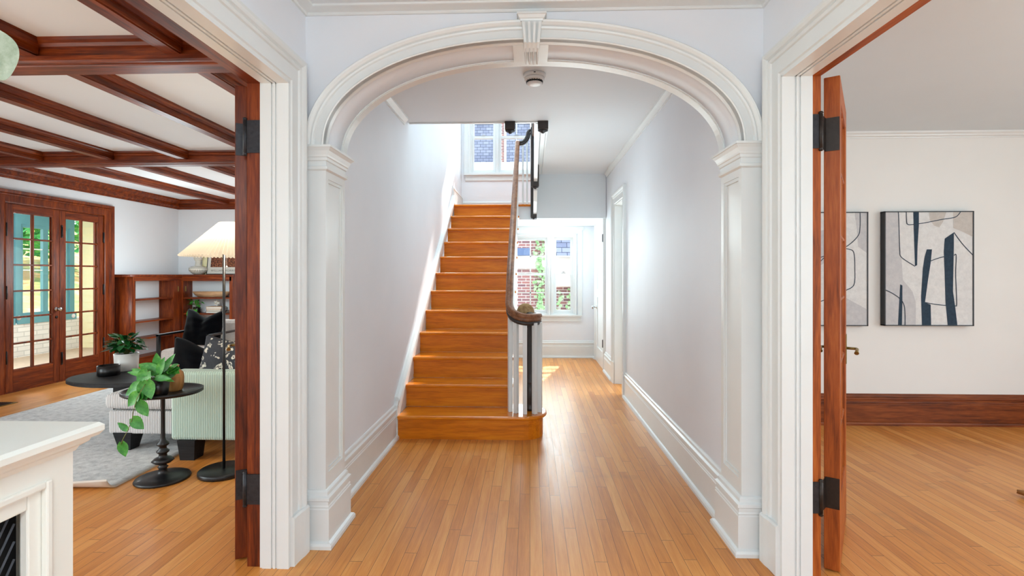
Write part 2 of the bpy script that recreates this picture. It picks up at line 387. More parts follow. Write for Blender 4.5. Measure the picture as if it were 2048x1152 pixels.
mb=MB(); slab_holes(mb,'x',-1.235,-1.06,-2.2,8.05,0,2.6,[(OY0,OY1,0,OZ)]); mb.box(-1.235,-1.06,2.65,8.05,2.6,5.3)
struct('wall_left',mb,M['wall'],'white plaster wall left of the staircase with living room opening','wall')
mb=MB(); slab_holes(mb,'x',1.07,1.215,-2.2,2.65,0,2.6,[(OY0,OY1,0,OZ)])
struct('wall_right',mb,M['wall'],'white foyer wall around the right hand doorway','wall')
mb=MB(); slab_holes(mb,'x',1.0,1.215,2.65,7.95,0,5.3,[(5.52,6.08,0,2.10),(6.95,7.72,0,2.0)])
struct('wall_hall_right',mb,M['wall'],'plain white hall wall right of the staircase','wall')
WLA=(-.27,.285,.66,1.87); WLB=(.355,.68,.66,1.87); WUA=(-.925,-.52,2.84,4.2); WUB=(-.50,.08,2.84,4.2)
mb=MB(); slab_holes(mb,'y',7.95,8.15,-1.235,1.24,0,5.3,[WLA,WLB,WUA,WUB])
struct('wall_back',mb,M['wall'],'white end wall with windows behind the stair landing','wall')
mb=MB(); slab_holes(mb,'x',-5.75,-5.62,-2.2,8.05,0,2.47,[(0,2.4,.4,2.3),(5.31,6.60,0,2.07)])
struct('wall_living_left',mb,M['wall_living'],'pale grey living room wall around the french doors','wall')
struct('wall_living_back',slab_holes(MB(),'y',8.05,8.2,-5.75,-1.235,0,2.47,[(-3.85,-1.65,.62,2.08)]),M['wall_living'],'pale grey living room wall above the bookcase','wall')  # opening out of view, cut for the added back fill light
mb=MB(); slab_holes(mb,'y',-2.35,-2.2,-5.75,5.4,0,2.6,[(-5.1,-1.7,.4,2.3),(-.95,.95,0,2.4),(1.7,4.7,.4,2.3)])
struct('wall_front',mb,M['wall_warm'],'white front wall behind the viewer with openings','wall')
struct('wall_dining_back',MB().box(1.215,5.4,4.5,4.62,0,2.6),M['wall_warm'],'warm white wall carrying the two abstract canvases','wall')
mb=MB(); slab_holes(mb,'x',5.25,5.4,-2.2,4.5,0,2.6,[(0,2.8,.4,2.3)])
struct('wall_dining_right',mb,M['wall_warm'],'warm white side wall of the dining room','wall')
struct('wall_kitchen',MB().box(2.6,2.7,4.62,8.1,0,2.6).box(1.24,2.6,8.0,8.1,0,2.6),M['wall_living'],'pale wall seen beyond the narrow hall doorway','wall')
struct('ceiling_foyer',MB().box(-1.06,1.07,-2.2,2.4,2.53,2.6),M['ceil'],'white foyer ceiling in front of the arch','ceiling')
WE,WY=.09,4.45                      # stairwell edge
mb=MB(); mb.box(-1.06,1.0,2.65,WY,HT,2.97); mb.box(WE,1.0,WY,6.4,HT,2.97); mb.box(WE,1.0,6.4,6.8,HT,2.62)
struct('ceiling_hall',mb,M['ceil'],'white hall ceiling with the open stairwell cut in it','ceiling')
struct('ceiling_living',MB().box(-5.75,-1.235,-2.2,8.05,2.47,2.6),M['ceil'],'white living room ceiling between mahogany beams','ceiling')
struct('ceiling_dining',MB().box(1.2,5.4,-2.2,4.5,2.49,2.6),M['ceild'],'plain off white dining room ceiling','ceiling')
struct('ceiling_kitchen',MB().box(1.24,2.7,4.62,8.1,2.5,2.6),M['ceil'],'plain ceiling beyond the narrow hall doorway','ceiling')
struct('ceiling_upper',MB().box(-1.235,1.24,2.65,8.15,5.3,5.4),M['ceil'],'white ceiling high above the stairwell','ceiling')
struct('wall_upper_front',MB().box(-1.06,1.0,2.65,2.75,2.97,5.3),M['wall'],'white upstairs wall over the arch','wall')

# --- arch wall
CX,ZS,AA,AB,AN=.003,1.885,.967,.478,2.12
def arc(t,off=0.0):
    c,s=math.cos(t),math.sin(t)
    x=math.copysign(abs(c)**(2/AN),c)*AA; z=abs(s)**(2/AN)*AB
    # normal of the superellipse
    nx=math.copysign((abs(x)/AA)**(AN-1)/AA,x) if x else 0; nz=(z/AB)**(AN-1)/AB
    l=math.hypot(nx,nz) or 1; nx/=l; nz/=l
    return CX+x+nx*off, ZS+z+nz*off, nx, nz
NA=64
ts=[PI*(1-(i/NA)) for i in range(NA+1)]
mb=MB(); Y0,Y1=2.40,2.65; TOP=2.6
for i in range(NA):
    (xa,za,_,_),(xb,zb,_,_)=arc(ts[i],.008),arc(ts[i+1],.008)
    b=mb.b
    f0=[b.verts.new(p) for p in ((xa,Y0,za),(xb,Y0,zb),(xb,Y0,TOP),(xa,Y0,TOP))]
    f1=[b.verts.new(p) for p in ((xa,Y1,za),(xb,Y1,zb),(xb,Y1,TOP),(xa,Y1,TOP))]
    mb._f(f0); mb._f(f1[::-1]); q=mb._f([f0[0],f1[0],f1[1],f0[1]]); q.smooth=True; mb._f([f0[3],f0[2],f1[2],f1[3]])
xl=arc(PI,.008)[0]; xr=arc(0,.008)[0]
mb.box(-1.06,xl,Y0,Y1,ZS-.02,TOP); mb.box(xr,1.07,Y0,Y1,ZS-.02,TOP)
struct('wall_arch',mb,M['wall'],'white wall pierced by the broad basket arch','wall',keep=True)
# moulded archivolt, soffit lips, pilasters, keystone: one painted arch surround
arch=thing('archway',"white moulded arch surround with pilasters and fluted keystone",'arch',kind='structure')
ap=[(0,-.002),(0,.030),(.005,.033),(.010,.030),(.012,.022),(.046,.020),(.050,.028),(.058,.030),(.061,.025),(.066,.033),(.076,.040),(.084,.042),(.089,.036),(.090,-.002)]
def arcframes(y,flip,off=0):
    fr=[]
    for t in ts:
        x,z,nx,nz=arc(t,off); fr.append(((x,y,z),(nx,0,nz),(0,flip,0)))
    return fr
mb=MB(); mb.sweep(ap,arcframes(Y0,-1)); mb.build('archivolt',M['trim'],arch)
mb=MB(); mb.sweep(ap,arcframes(Y1,1)); mb.build('archivolt',M['trim'],arch)
mb=MB()
for ya,yb in ((2.372,2.43),(2.622,2.65)):
    mb.sweep([(0,ya),(0,yb),(.012,yb),(.012,ya)],[((x,0,z),(nx,0,nz),(0,1,0)) for x,z,nx,nz in [arc(t) for t in ts]])
mb.sweep([(0.003,2.43),(0.003,2.437),(.012,2.437),(.012,2.43)],[((x,0,z),(nx,0,nz),(0,1,0)) for x,z,nx,nz in [arc(t) for t in ts]])
mb.sweep([(0.003,2.614),(0.003,2.622),(.012,2.622),(.012,2.614)],[((x,0,z),(nx,0,nz),(0,1,0)) for x,z,nx,nz in [arc(t) for t in ts]])
mb.box(CX-.085,CX+.085,2.43,2.622,ZS+AB-.002,ZS+AB+.008)
mb.build('soffit_panel',M['trim'],arch)
# keystone
mb=MB(); kx=.008
def trap(x0a,x1a,x0b,x1b,za,zb,y0,y1):
    v=[mb.b.verts.new(p) for p in ((x0a,y0,za),(x1a,y0,za),(x1b,y0,zb),(x0b,y0,zb),(x0a,y1,za),(x1a,y1,za),(x1b,y1,zb),(x0b,y1,zb))]
    for q in ((0,1,2,3),(4,7,6,5),(0,4,5,1),(3,2,6,7),(0,3,7,4),(1,5,6,2)): mb._f([v[i] for i in q])
trap(kx-.036,kx+.036,kx-.047,kx+.047,2.338,2.44,2.352,2.45)
for k in range(4):
    a0=-.034+k*.0195; 
    trap(kx+a0,kx+a0+.0095,kx+(a0)*1.3,kx+(a0+.0095)*1.3,2.334,2.428,2.336,2.40)
mb.box(kx-.034,kx+.034,2.354,2.585,2.352,2.39)
for k in range(4): mb.prism([(kx-.034+k*.0185,2.355),(kx-.032+k*.0185,2.338),(kx-.0245+k*.0185,2.334),(kx-.022+k*.0185,2.355)],2.348,2.592,'y')
mb.sweep([(0,0),(.004,0),(.006,.008),(.010,.012),(.016,.024),(.020,.026),(.020,.034),(0,.034)],
   [((kx-.047,2.40,2.437),(-1,0,0),(0,0,1)),((kx-.047,2.352,2.437),(-1,-1,0),(0,0,1)),((kx+.047,2.352,2.437),(1,-1,0),(0,0,1)),((kx+.047,2.40,2.437),(1,0,0),(0,0,1))])
mb.box(kx-.047,kx+.047,2.352,2.40,2.437,2.471)
mb.build('keystone',M['trim'],arch)
BP=[(0,0),(.042,0),(.042,.016),(.036,.026),(.026,.030),(.024,.031),(.024,.178),(.020,.184),(.023,.190),(.019,.197),(.019,.214),(.026,.220),(.025,.232),(.014,.240),(.012,.255),(.006,.262),(0,.264)]
CP=[(0,-.115),(.004,-.113),(.011,-.108),(.012,-.096),(.004,-.092),(.003,-.070),(.008,-.066),(.010,-.054),(.014,-.050),(.016,-.042),(.024,-.024),(.034,-.012),(.038,-.010),(.038,0),(0,0)]
for sgn,xw in ((-1,-1.06),(1,1.07)):
    mb=MB(); xs=CX+sgn*AA      # shaft face
    core=xs+sgn*.012
    mb.box(xw,core,2.40,2.65,0,ZS)
    mb.box(core,xs,2.40,2.432,0,ZS); mb.box(core,xs,2.618,2.65,0,ZS); mb.box(core,xs,2.432,2.618,0,.335); mb.box(core,xs,2.432,2.618,1.735,ZS)
    for ya,yb,za,zb in ((2.432,2.445,.335,1.735),(2.605,2.618,.335,1.735),(2.445,2.605,.335,.350),(2.445,2.605,1.72,1.735)):
        mb.box(core,core-sgn*.007,ya,yb,za,zb)
    mb.build('pilaster_shaft',M['trim'],arch)
    def loop(z): return [((xw,2.40,z),(0,-1,0),(0,0,1)),((xs,2.40,z),(-sgn,-1,0),(0,0,1)),((xs,2.65,z),(-sgn,1,0),(0,0,1)),((xw-sgn*.0,2.65,z),(0,1,0),(0,0,1))]
    mb=MB(); mb.sweep(CP,loop(ZS)); mb.box(xw,xs,2.40,2.65,ZS-.02,ZS); mb.build('pilaster_capital',M['trim'],arch)
    mb=MB(); mb.sweep(BP,loop(0)); mb.build('pilaster_base',M['trim'],arch)
# --- crowns
def crown(name,p0,p1,out,prof,mat,label):
    mb=MB(); run(mb,prof,p0,p1,out); return struct(name,mb,mat,label,'crown moulding')
KF=[(0,0),(.010,0),(.014,.006),(.014,.011),(.034,.016),(.050,.019),(.056,.021),(.058,.03),(0,.03)]
mb=MB(); mb.sweep(KF,[((-1.06,-2.2,2.50),(1,0,0),(0,0,1)),((-1.06,2.40,2.50),(1,-1,0),(0,0,1)),((1.07,2.40,2.50),(-1,-1,0),(0,0,1)),((1.07,-2.2,2.50),(-1,0,0),(0,0,1))])
struct('trim_1',mb,M['trim'],'white crown moulding around the foyer ceiling above the arch','crown moulding')
KH=[(0,0),(.012,0),(.014,.012),(.030,.028),(.046,.042),(.048,.06),(0,.06)]
crown('trim_2',(-1.06,2.65,2.54),(-1.06,4.30,2.54),(1,0,0),[(a*.8,b) for a,b in KH],M['trim'],'white crown moulding on left hall wall, ending above the stairs')
crown('trim_3',(1.0,2.65,2.54),(1.0,6.72,2.54),(-1,0,0),[(a*.8,b) for a,b in KH],M['trim'],'white crown moulding on right hall wall')
crown('trim_4',(1.24,4.5,2.44),(5.25,4.5,2.44),(0,-1,0),[(0,0),(.012,0),(.014,.008),(.03,.016),(.034,.026),(.05,.036),(.052,.05),(0,.05)],M['trim'],'white crown moulding above the abstract canvases')
# --- baseboards
def baseboard(name,segs,mat,label):
    mb=MB()
    for p0,p1,out in segs: run(mb,BP,p0,p1,out)
    return struct(name,mb,mat,label,'baseboard')
baseboard('baseboard_left',[((-1.06,2.65,0),(-1.06,3.98,0),(1,0,0))],M['trim'],'tall white baseboard between arch and stairs')
baseboard('baseboard_right',[((1.0,2.65,0),(1.0,5.40,0),(-1,0,0)),((1.0,6.21,0),(1.0,6.84,0),(-1,0,0)),((1.0,7.82,0),(1.0,7.95,0),(-1,0,0))],M['trim'],'tall white baseboard along right hall wall')
baseboard('baseboard_back',[((-.17,7.95,0),(1.0,7.95,0),(0,-1,0))],M['trim'],'white baseboard under the nook windows')
baseboard('baseboard_dining',[((1.24,4.5,0),(5.25,4.5,0),(0,-1,0))],M['basex'],'brown wooden baseboard below the abstract canvases')
baseboard('baseboard_dining_side',[((5.25,-2.2,0),(5.25,4.5,0),(-1,0,0)),((1.215,2.36,0),(1.215,4.5,0),(1,0,0))],M['basey'],'brown wooden baseboard on dining side walls')
baseboard('baseboard_living',[((-5.62,6.74,0),(-5.62,7.0,0),(1,0,0)),((-5.62,-2.2,0),(-5.62,5.17,0),(1,0,0)),((-1.235,2.36,0),(-1.235,8.05,0),(-1,0,0))],M['mahy'],'mahogany baseboard around the living room')
# --- cased openings
CAS=[(0,-.001),(0,.012),(.005,.018),(.012,.018),(.016,.013),(.070,.013),(.074,.020),(.084,.024),(.092,.018),(.098,.027),(.110,.033),(.122,.033),(.125,.026),(.125,-.001)]
def casing(mb,axis,plane,n,u0,u1,zh,z0=0,prof=CAS,bottom=False):
    def P(u,z): return (plane,u,z) if axis=='x' else (u,plane,z)
    def D(u,z): return (0,u,z) if axis=='x' else (u,0,z)
    N=(n,0,0) if axis=='x' else (0,n,0)
    fr=[(P(u1,z0),D(1,-1 if bottom else 0),N),(P(u1,zh),D(1,1),N),(P(u0,zh),D(-1,1),N),(P(u0,z0),D(-1,-1 if bottom else 0),N)]
    mb.sweep(prof,fr,closed=bottom); return mb
for sg,xf,xb,lab in ((-1,-1.06,-1.235,'left'),(1,1.07,1.222,'right')):
    o=thing('trim_5' if sg<0 else 'trim_6','white moulded casing of the wide '+lab+' foyer doorway','door casing',kind='structure')
    mb=MB(); casing(mb,'x',xf,-sg,OY0,OY1,OZ,z0=.215); mb.build('casing',M['trim'],o)
    mb=MB(); PL=[(0,-.001),(0,.030),(.03,.031),(.06,.034),(.09,.040),(.128,.042),(.128,-.001)]
    for y,d in ((OY1,1),(OY0,-1)): mb.sweep(PL,[((xf,y,0),(0,d,0),(-sg,0,0)),((xf,y,.208),(0,d,0),(-sg,0,0)),((xf,y,.216),(0,d,0),(-sg*.8,0,0))])
    mb.build('plinth_block',M['trim'],o)
    xm=xf+sg*.118       # white lining then wood rebate
    mb=MB(); T=.012
    x1=xf-sg*.012
    mb.box(x1,xm,OY1-T,OY1,0,OZ-T); mb.box(x1,xm,OY0,OY0+T,0,OZ-T); mb.box(x1,xm,OY0,OY1,OZ-T,OZ)
    for a,bb in ((.0,.052),(.060,.070),(.078,.118)):
        xa,xc=(xf-sg*.012)+sg*a,(xf-sg*.012)+sg*min(bb,.130)
        mb.box(xa,xc,OY1-T-.006,OY1-T,0,OZ-T); mb.box(xa,xc,OY0+T,OY0+T+.006,0,OZ-T); mb.box(xa,xc,OY0+T,OY1-T,OZ-T-.006,OZ-T)
    mb.build('jamb',M['trim'],o)
    wm=M['mahz'] if sg<0 else M['doorz']
    mb=MB(); mb.box(xm,xb+sg*.004,OY1-.004,OY1+.02,0,OZ+.02); mb.box(xm,xb+sg*.004,OY0-.02,OY0+.004,0,OZ+.02); mb.build('wood_jamb',wm,o)
    mb=MB(); mb.box(xm,xb+sg*.004,OY0,OY1,OZ-.012,OZ+.008); mb.build('wood_head',M['mahy' if sg<0 else 'doory'],o)
    # room-side wood casing
    mb=MB(); casing(mb,'x',xb,sg,OY0-.03,OY1+.035,OZ+.03,prof=[(a*.8,b*.3) for a,b in CAS]); mb.build('room_casing',wm,o)
# hall doorway and closet door
o=thing('trim_7','white casing of the narrow doorway in right hall wall','door casing',kind='structure')
mb=MB(); casing(mb,'x',1.0,-1,5.52,6.08,2.10); mb.build('casing',M['trim'],o)
mb=MB(); mb.box(.99,1.25,6.068,6.08,0,2.1); mb.box(.99,1.25,5.52,5.532,0,2.1); mb.box(.99,1.25,5.52,6.08,2.088,2.1)
mb.box(1.08,1.12,6.054,6.068,0,2.088); mb.box(1.08,1.12,5.532,5.546,0,2.088); mb.build('jamb',M['trim'],o)
mb=MB(); PL=[(0,-.001),(0,.024),(.128,.036),(.128,-.001)]
mb.sweep(PL,[((1.0,6.08,0),(0,1,0),(-1,0,0)),((1.0,6.08,.25),(0,1,0),(-1,0,0))]); mb.sweep(PL,[((1.0,5.52,0),(0,-1,0),(-1,0,0)),((1.0,5.52,.25),(0,-1,0),(-1,0,0))]); mb.build('plinth_block',M['trim'],o)
d=thing('door_2','white panelled closet door under the stair landing','door',kind='structure')
mb=MB(); casing(mb,'x',1.0,-1,6.95,7.72,2.0,prof=[(a*.85,b) for a,b in CAS if a<.12]+[(.106,-.001)]); mb.box(.985,1.24,6.93,6.95,0,2.02); mb.build('door_casing',M['trim'],d)
mb=MB(); y0,y1=6.955,7.715; X=.985
for a in ((y0,y0+.11,.0,1.995),(y1-.11,y1,0,1.995),(y0+.11,y1-.11,1.88,1.995),(y0+.11,y1-.11,0,.22),(y0+.11,y1-.11,.95,1.07)): mb.box(X,X+.035,*a)
mb.box(X+.012,X+.03,y0+.1,y1-.1,.2,1.9); mb.build('door_panel',M['trim'],d)
mb=MB(); mb.lathe([(0,0),(.026,0),(.026,.006),(.010,.008),(.010,.035),(.026,.045),(.030,.058),(.022,.070),(0,.073)],seg=20)
k=mb.build('door_knob',M['chrome'],d); k.location=(.985,7.65,.80); k.rotation_euler=(0,-PI/2,0)
for z in (.30,1.72):
    mb=MB(); mb.box(.975,.987,6.945,6.975,z,z+.10); mb.lathe([(0,-.006),(.007,0),(.007,.10),(0,.106)],c=(.975,6.958,z),seg=10); mb.build('hinge',M['iron'],d)
# --- back wall windows
def sash_window(n,rect,cols,rows,label,meet,ydir=-1,Y=7.95,lock=True):
    x0,x1,z0,z1=rect; o=thing('window_%d'%n,label,'window',kind='structure')
    mb=MB(); mb.box(x0,x0+.018,Y,Y+.19,z0+.02,z1-.018); mb.box(x1-.018,x1,Y,Y+.19,z0+.02,z1-.018); mb.box(x0,x1,Y,Y+.19,z1-.018,z1); mb.box(x0,x1,Y,Y+.2,z0,z0+.02)
    mb.build('window_frame',M['trim'],o)
    for (a,b,yy) in ((z0+.02,meet+.018,Y+.055),(meet-.018,z1-.018,Y+.10)):
        mb=MB(); s=.036; t=.034; xa,xb=x0+.018,x1-.018
        mb.box(xa,xa+s,yy,yy+t,a,b); mb.box(xb-s,xb,yy,yy+t,a,b); mb.box(xa+s,xb-s,yy,yy+t,a,a+(.05 if a<meet-.1 else .036)); mb.box(xa+s,xb-s,yy,yy+t,b-.036,b)
        for c in range(1,cols):
            xc=xa+s+(xb-xa-2*s)*c/cols; mb.box(xc-.009,xc+.009,yy+.006,yy+t-.004,a,b)
        for r in range(1,rows):
            zc=a+.045+(b-a-.081)*r/rows; mb.box(xa+s,xb-s,yy+.006,yy+t-.004,zc-.009,zc+.009)
        sh=mb.build('sash',M['trim'],o)
        MB().box(xa+s,xb-s,yy+.015,yy+.018,a+.03,b-.03).build('glass',M['glass'],sh)
    mb=MB(); mb.box((x0+x1)/2-.03,(x0+x1)/2+.03,Y+.045,Y+.075,meet+.018,meet+.03); mb.lathe([(0,0),(.012,0),(.012,.012),(0,.014)],c=((x0+x1)/2,Y+.06,meet+.03),seg=12); mb.build('sash_lock',M['chrome'],o)
    return o
sash_window(1,WLA,2,2,'wider lower window of the nook, brick and ivy outside',1.285)
w2=sash_window(2,WLB,1,2,'narrow lower window of the nook beside the closet door',1.285)
for wn_,px_,pz_ in ((w2,.45,.76),):
    MB().lathe([(0,0),(.028,0),(.028,.001),(0,.001)],seg=20).build('sticker',M['paper'],w2).matrix_world=Matrix.Translation((px_,8.013,pz_))@Matrix.Rotation(PI/2,4,'X')
sash_window(3,WUA,1,1,'narrow upper window over the stair landing',3.42)
sash_window(4,WUB,2,1,'wider upper window over the stair landing',3.42)
mb=MB()
WC=[(0,-.001),(0,.014),(.008,.020),(.05,.016),(.056,.024),(.066,.024),(.066,-.001)]
for (x0,x1,z0,z1),tz in ((WLA,0),(WLB,0),(WUA,0),(WUB,0)):
    casing(mb,'y',7.95,-1,x0,x1,z1,z0=z0,prof=[(a*.5,b) for a,b in WC])
mb.box(-.36,.775,7.925,7.95,1.905,1.96); mb.box(.735,.80,7.93,7.95,.66,1.96); mb.box(-.36,.83,7.935,7.95,1.96,2.02)
mb.box(-1.02,-.955,7.93,7.95,2.84,4.3)
struct('trim_8',mb,M['trim'],'white window casings on the end wall','window casing')
mb=MB(); mb.box(-.36,.80,7.90,7.97,.637,.662,); mb.box(-.35,.78,7.93,7.95,.56,.637)
struct('trim_9',mb,M['trim'],'white sill and apron under the nook windows','window sill')
mb=MB(); mb.box(-1.02,.55,7.89,7.97,2.812,2.842); mb.box(-1.0,.52,7.93,7.95,2.73,2.812)
struct('trim_10',mb,M['trim'],'white sill and apron under upper landing windows','window sill')

# ------------------------------------------------------------ staircase
st=thing('staircase','orange oak staircase with white balusters and curled handrail','staircase',(0,0,0))
R,T,N=.1856,.271,12; YS=3.98; XL,XR=-1.03,-.17
xz=XR
for n in range(1,N+1):
    yr=YS+(n-1)*T; z=n*R
    mb=MB()
    if n==1:
        # bullnose starting step
        cxb,cyb,rb=-.045,4.155,.175
        pts=[(XL,yr)]+[(cxb+rb*math.sin(a)*.85,cyb-rb*math.cos(a)) for a in [PI*k/14 for k in range(15)]]+[(XR-.01,cyb+rb),(XL,cyb+rb)]
        mb.prism(pts,0,z-.03,'z'); mb.build('riser',M['stair'],st)
        rb+=.03
        pts=[(XL,yr-.03)]+[(cxb+rb*math.sin(a)*.88,cyb-rb*math.cos(a)) for a in [PI*k/18 for k in range(19)]]+[(XR,cyb+rb),(XR,yr+T),(XL,yr+T)]
        mb=MB(); mb.prism(pts,z-.03,z,'z'); mb.build('tread',M['tread'],st,bevel=.011)
    else:
        mb.box(XL,XR,yr,yr+.02,z-R,z-.028); mb.box(XL,XR,yr-.010,yr,z-.044,z-.028); mb.build('riser',M['stair'],st)
        if n<N:
            mb=MB(); mb.box(XL,XR+.03,yr-.028,yr+T+.005,z-.028,z); mb.build('tread',M['tread'],st,bevel=.010)
# landing
mb=MB(); mb.box(XL,WE+.0,YS+11*T-.028,7.95,N*R-.028,N*R); mb.box(WE,.99,6.95,7.95,N*R-.028,N*R); mb.build('landing_floor',M['stair'],st,bevel=.008)
mb=MB(); mb.box(-1.05,XR,6.98,7.95,2.02,N*R-.028); mb.box(XR,.995,6.96,7.95,2.02,N*R-.028); mb.box(WE,.995,6.79,6.96,2.02,HT); mb.build('landing_soffit',M['ceil'],st)
# spandrel and open string
mb=MB(); pts=[(YS+.06,0)]
for n in range(1,N):
    pts+= [(YS+(n-1)*T+(.06 if n==1 else .02),(n*R-.03)),(YS+n*T+.02,n*R-.03)]
pts+=[(YS+11*T+.02,2.02),(YS+11*T+.02,0)]
mb.prism(pts,XR-.035,XR-.002,'x'); mb.build('stringer',M['trim'],st)
# under-stair closing wall behind
# skirt board on left wall
sl=R/T
def zn(y): return (y-(YS-.028))*sl+R
y0,y1=YS-.01,YS+11*T+.02
mb=MB(); mb.prism([(y0,0),(y0,.262),(YS+.02,zn(YS+.02)+.075),(y1,zn(y1)+.075),(y1,2.2)],-1.06,-1.028,'x')
mb.sweep([(.032,0),(.040,.004),(.042,.012),(.034,.02),(.024,.03),(0,.032),(0,0)],[((-1.06,YS+.02,zn(YS+.02)+.07),(1,0,0),(0,0,1)),((-1.06,y1,zn(y1)+.07),(1,0,0),(0,0,1))])
mb.sweep([(.034,0),(.034,.006),(.03,.008),(.03,-.002)],[((-1.06,YS+.02,zn(YS+.02)+.02),(1,0,0),(0,0,1)),((-1.06,y1,zn(y1)+.02),(1,0,0),(0,0,1))])
mb.build('skirt_board',M['trim'],st)
mb=MB(); run(mb,BP,(-1.06,6.98,2.227),(-1.06,7.95,2.227),(1,0,0)); run(mb,[(a,b*.7) for a,b in BP],(-1.06,7.95,2.227),(WE+.9,7.95,2.227),(0,-1,0)); mb.build('landing_skirting',M['trim'],st)
# handrail
VC=(-.050,4.150); VR=.118
path=[]
for k in range(0,25):
    ad=32-k*(212/24); q=math.radians(ad); tt=max(0,(-70-ad)/110); path.append((VC[0]+VR*math.cos(q),VC[1]+VR*math.sin(q),.940+.105*tt**2))
def rz(y): return zn(y)+.80
for y,z in ((4.20,1.085),(4.26,1.145),(4.32,1.208),(4.38,1.268),(4.45,1.325)): path.append((-.168,y,z))
yy=4.6
while yy<6.80: path.append((-.168,yy,rz(yy))); yy+=.2
path.append((-.168,6.87,3.03)); path.append((-.164,6.92,3.055))
def railz(y):
    P_=[(p[1],p[2]) for p in path[24:]]
    for (a_,za),(b_,zb) in zip(P_,P_[1:]):
        if a_<=y<=b_: return za+(zb-za)*(y-a_)/(b_-a_)
    return P_[-1][1]
mb=MB()
HP=[(-.022,-.030),(-.026,-.014),(-.020,-.008),(-.030,.002),(-.031,.014),(-.024,.026),(-.010,.032),(.010,.032),(.024,.026),(.031,.014),(.030,.002),(.020,-.008),(.026,-.014),(.022,-.030)]
def rail(mb,path,prof=HP,caps=True):
    P_=[Vector(p) for p in path]; fr=[]
    for i,p in enumerate(P_):
        t=(P_[min(i+1,len(P_)-1)]-P_[max(i-1,0)]); th=Vector((t.x,t.y,0)).normalized() if Vector((t.x,t.y)).length>1e-4 else Vector((0,1,0))
        u=Vector((th.y,-th.x,0)); t.normalize(); v=u.cross(t).normalized()
        if v.z<0: v=-v
        fr.append((p,u,v))
    mb.sweep(prof,fr,smooth=True,caps=caps)
rail(mb,path); hr=mb.build('handrail',M['rail'],st)
mb=MB(); rail(mb,[(x,y,z-.042) for x,y,z in path],[(-.018,-.018),(-.024,-.008),(-.025,.012),(.025,.012),(.024,-.008),(.018,-.018)]); mb.build('rail_fillet',M['darkrail'],st)
mb=MB(); rail(mb,[(-.160,6.92,3.045),(-.13,6.93,3.045),(-.09,6.93,3.055),(-.055,6.93,3.085),(-.03,6.93,3.13),(-.02,6.93,3.18),(-.005,6.93,3.205),(.01,6.93,3.205)]); mb.build('gooseneck_rail',M['darkrail'],st)
# volute newel: turned dark post
mb=MB()
NP=[(0,0),(.045,0),(.045,.025),(.038,.035),(.040,.06),(.048,.10),(.050,.14),(.044,.18),(.034,.205),(.028,.212),(.036,.220),(.036,.232),(.030,.240),(.028,.30),(.027,.62),(.025,.66),(.030,.672),(.030,.684),(.024,.694),(.026,.71),(.030,.74),(0,.745)]
mb.lathe(NP,c=(.002,4.165,R),seg=24); mb.build('newel_post',M['darkrail'],st)
mb=MB(); mb.lathe([(0,0),(.030,0),(.034,.010),(.030,.022),(.018,.030),(0,.032)],c=(.0,4.165,.945),seg=20); mb.build('newel_cap',M['darkrail'],st)
def baluster(x,y,z0,z1,r=.016):
    mb=MB(); mb.box(-r,r,-r,r,0,z1-z0,bev=.003); o=mb.build('baluster',M['trim'],st); o.location=(x,y,z0); return o
for x,y,zt_,q in ((-.158,4.110,.945,3.5),(-.110,4.066,.915,4.1),(-.040,4.037,.90,4.75),(.037,4.050,.90,5.5),(.079,4.105,.90,6.0)):
    o=baluster(x,y,R,zt_,.0165); o.rotation_euler=(0,0,q)
# two per tread up the flight
for n in range(2,N):
    for k in (0.06,.195):
        y=YS+(n-1)*T+k
        zt={2:1.28}.get(n,None)
        baluster(-.168,y,n*R,railz(y)-.05,.014)
baluster(-.095,6.93,N*R,3.02,.012); baluster(-.040,6.93,N*R,3.08,.012)
# black newels of the upper flight
def newel(x,y,z0,z1,w=.045):
    mb=MB(); mb.box(-w,w,-w,w,0,z1-z0,bev=.006); o=mb.build('newel_post',M['darkrail'],st); o.location=(x,y,z0)
    mb=MB(); mb.lathe([(0,-.030),(.012,-.026),(.022,-.014),(.040,-.008),(.042,0),(0,0)],seg=4 if False else 20); k=mb.build('drop_finial',M['iron'],o)
    return o
newel(-.172,4.47,2.53,3.9); newel(.112,4.47,2.53,3.9)
newel(.062,6.20,2.335,3.9,.045); newel(.052,6.92,2.045,3.25,.044)
# white string, steps and oak nosing of the upper flight
mb=MB(); mb.prism([(4.52,2.60),(5.2,2.57),(5.7,2.50),(6.145,2.39),(6.145,2.93),(4.52,2.93)],.046,.088,'x'); mb.prism([(6.255,2.30),(6.5,2.20),(6.86,2.085),(6.86,2.62),(6.255,2.9)],.045,.088,'x'); mb.build('upper_stringer',M['trim'],st)
mb=MB(); mb.box(.030,.10,4.45,6.20,2.93,2.972); mb.build('well_nosing',M['rail'],st,bevel=.008)
mb=MB(); mb.box(-1.05,.10,4.44,4.46,2.59,2.972); mb.build('well_fascia',M['trim'],st)
mb=MB(); mb.box(WE+.01,WE+.05,4.52,6.75,2.588,2.6); mb.box(WE+.06,WE+.07,4.5,6.75,2.594,2.6); mb.build('well_beading',M['trim'],st)
for k in range(3):
    mb=MB(); yq=7.40-.27*k; mb.box(.10,.99,yq-.27,yq+.03,N*R+R*(k+1)-.03,N*R+R*(k+1)); mb.box(.10,.99,yq-.02,yq,N*R+R*k+(.045 if k==2 else 0),N*R+R*(k+1)-.03); mb.build('upper_step',M['stair'],st)
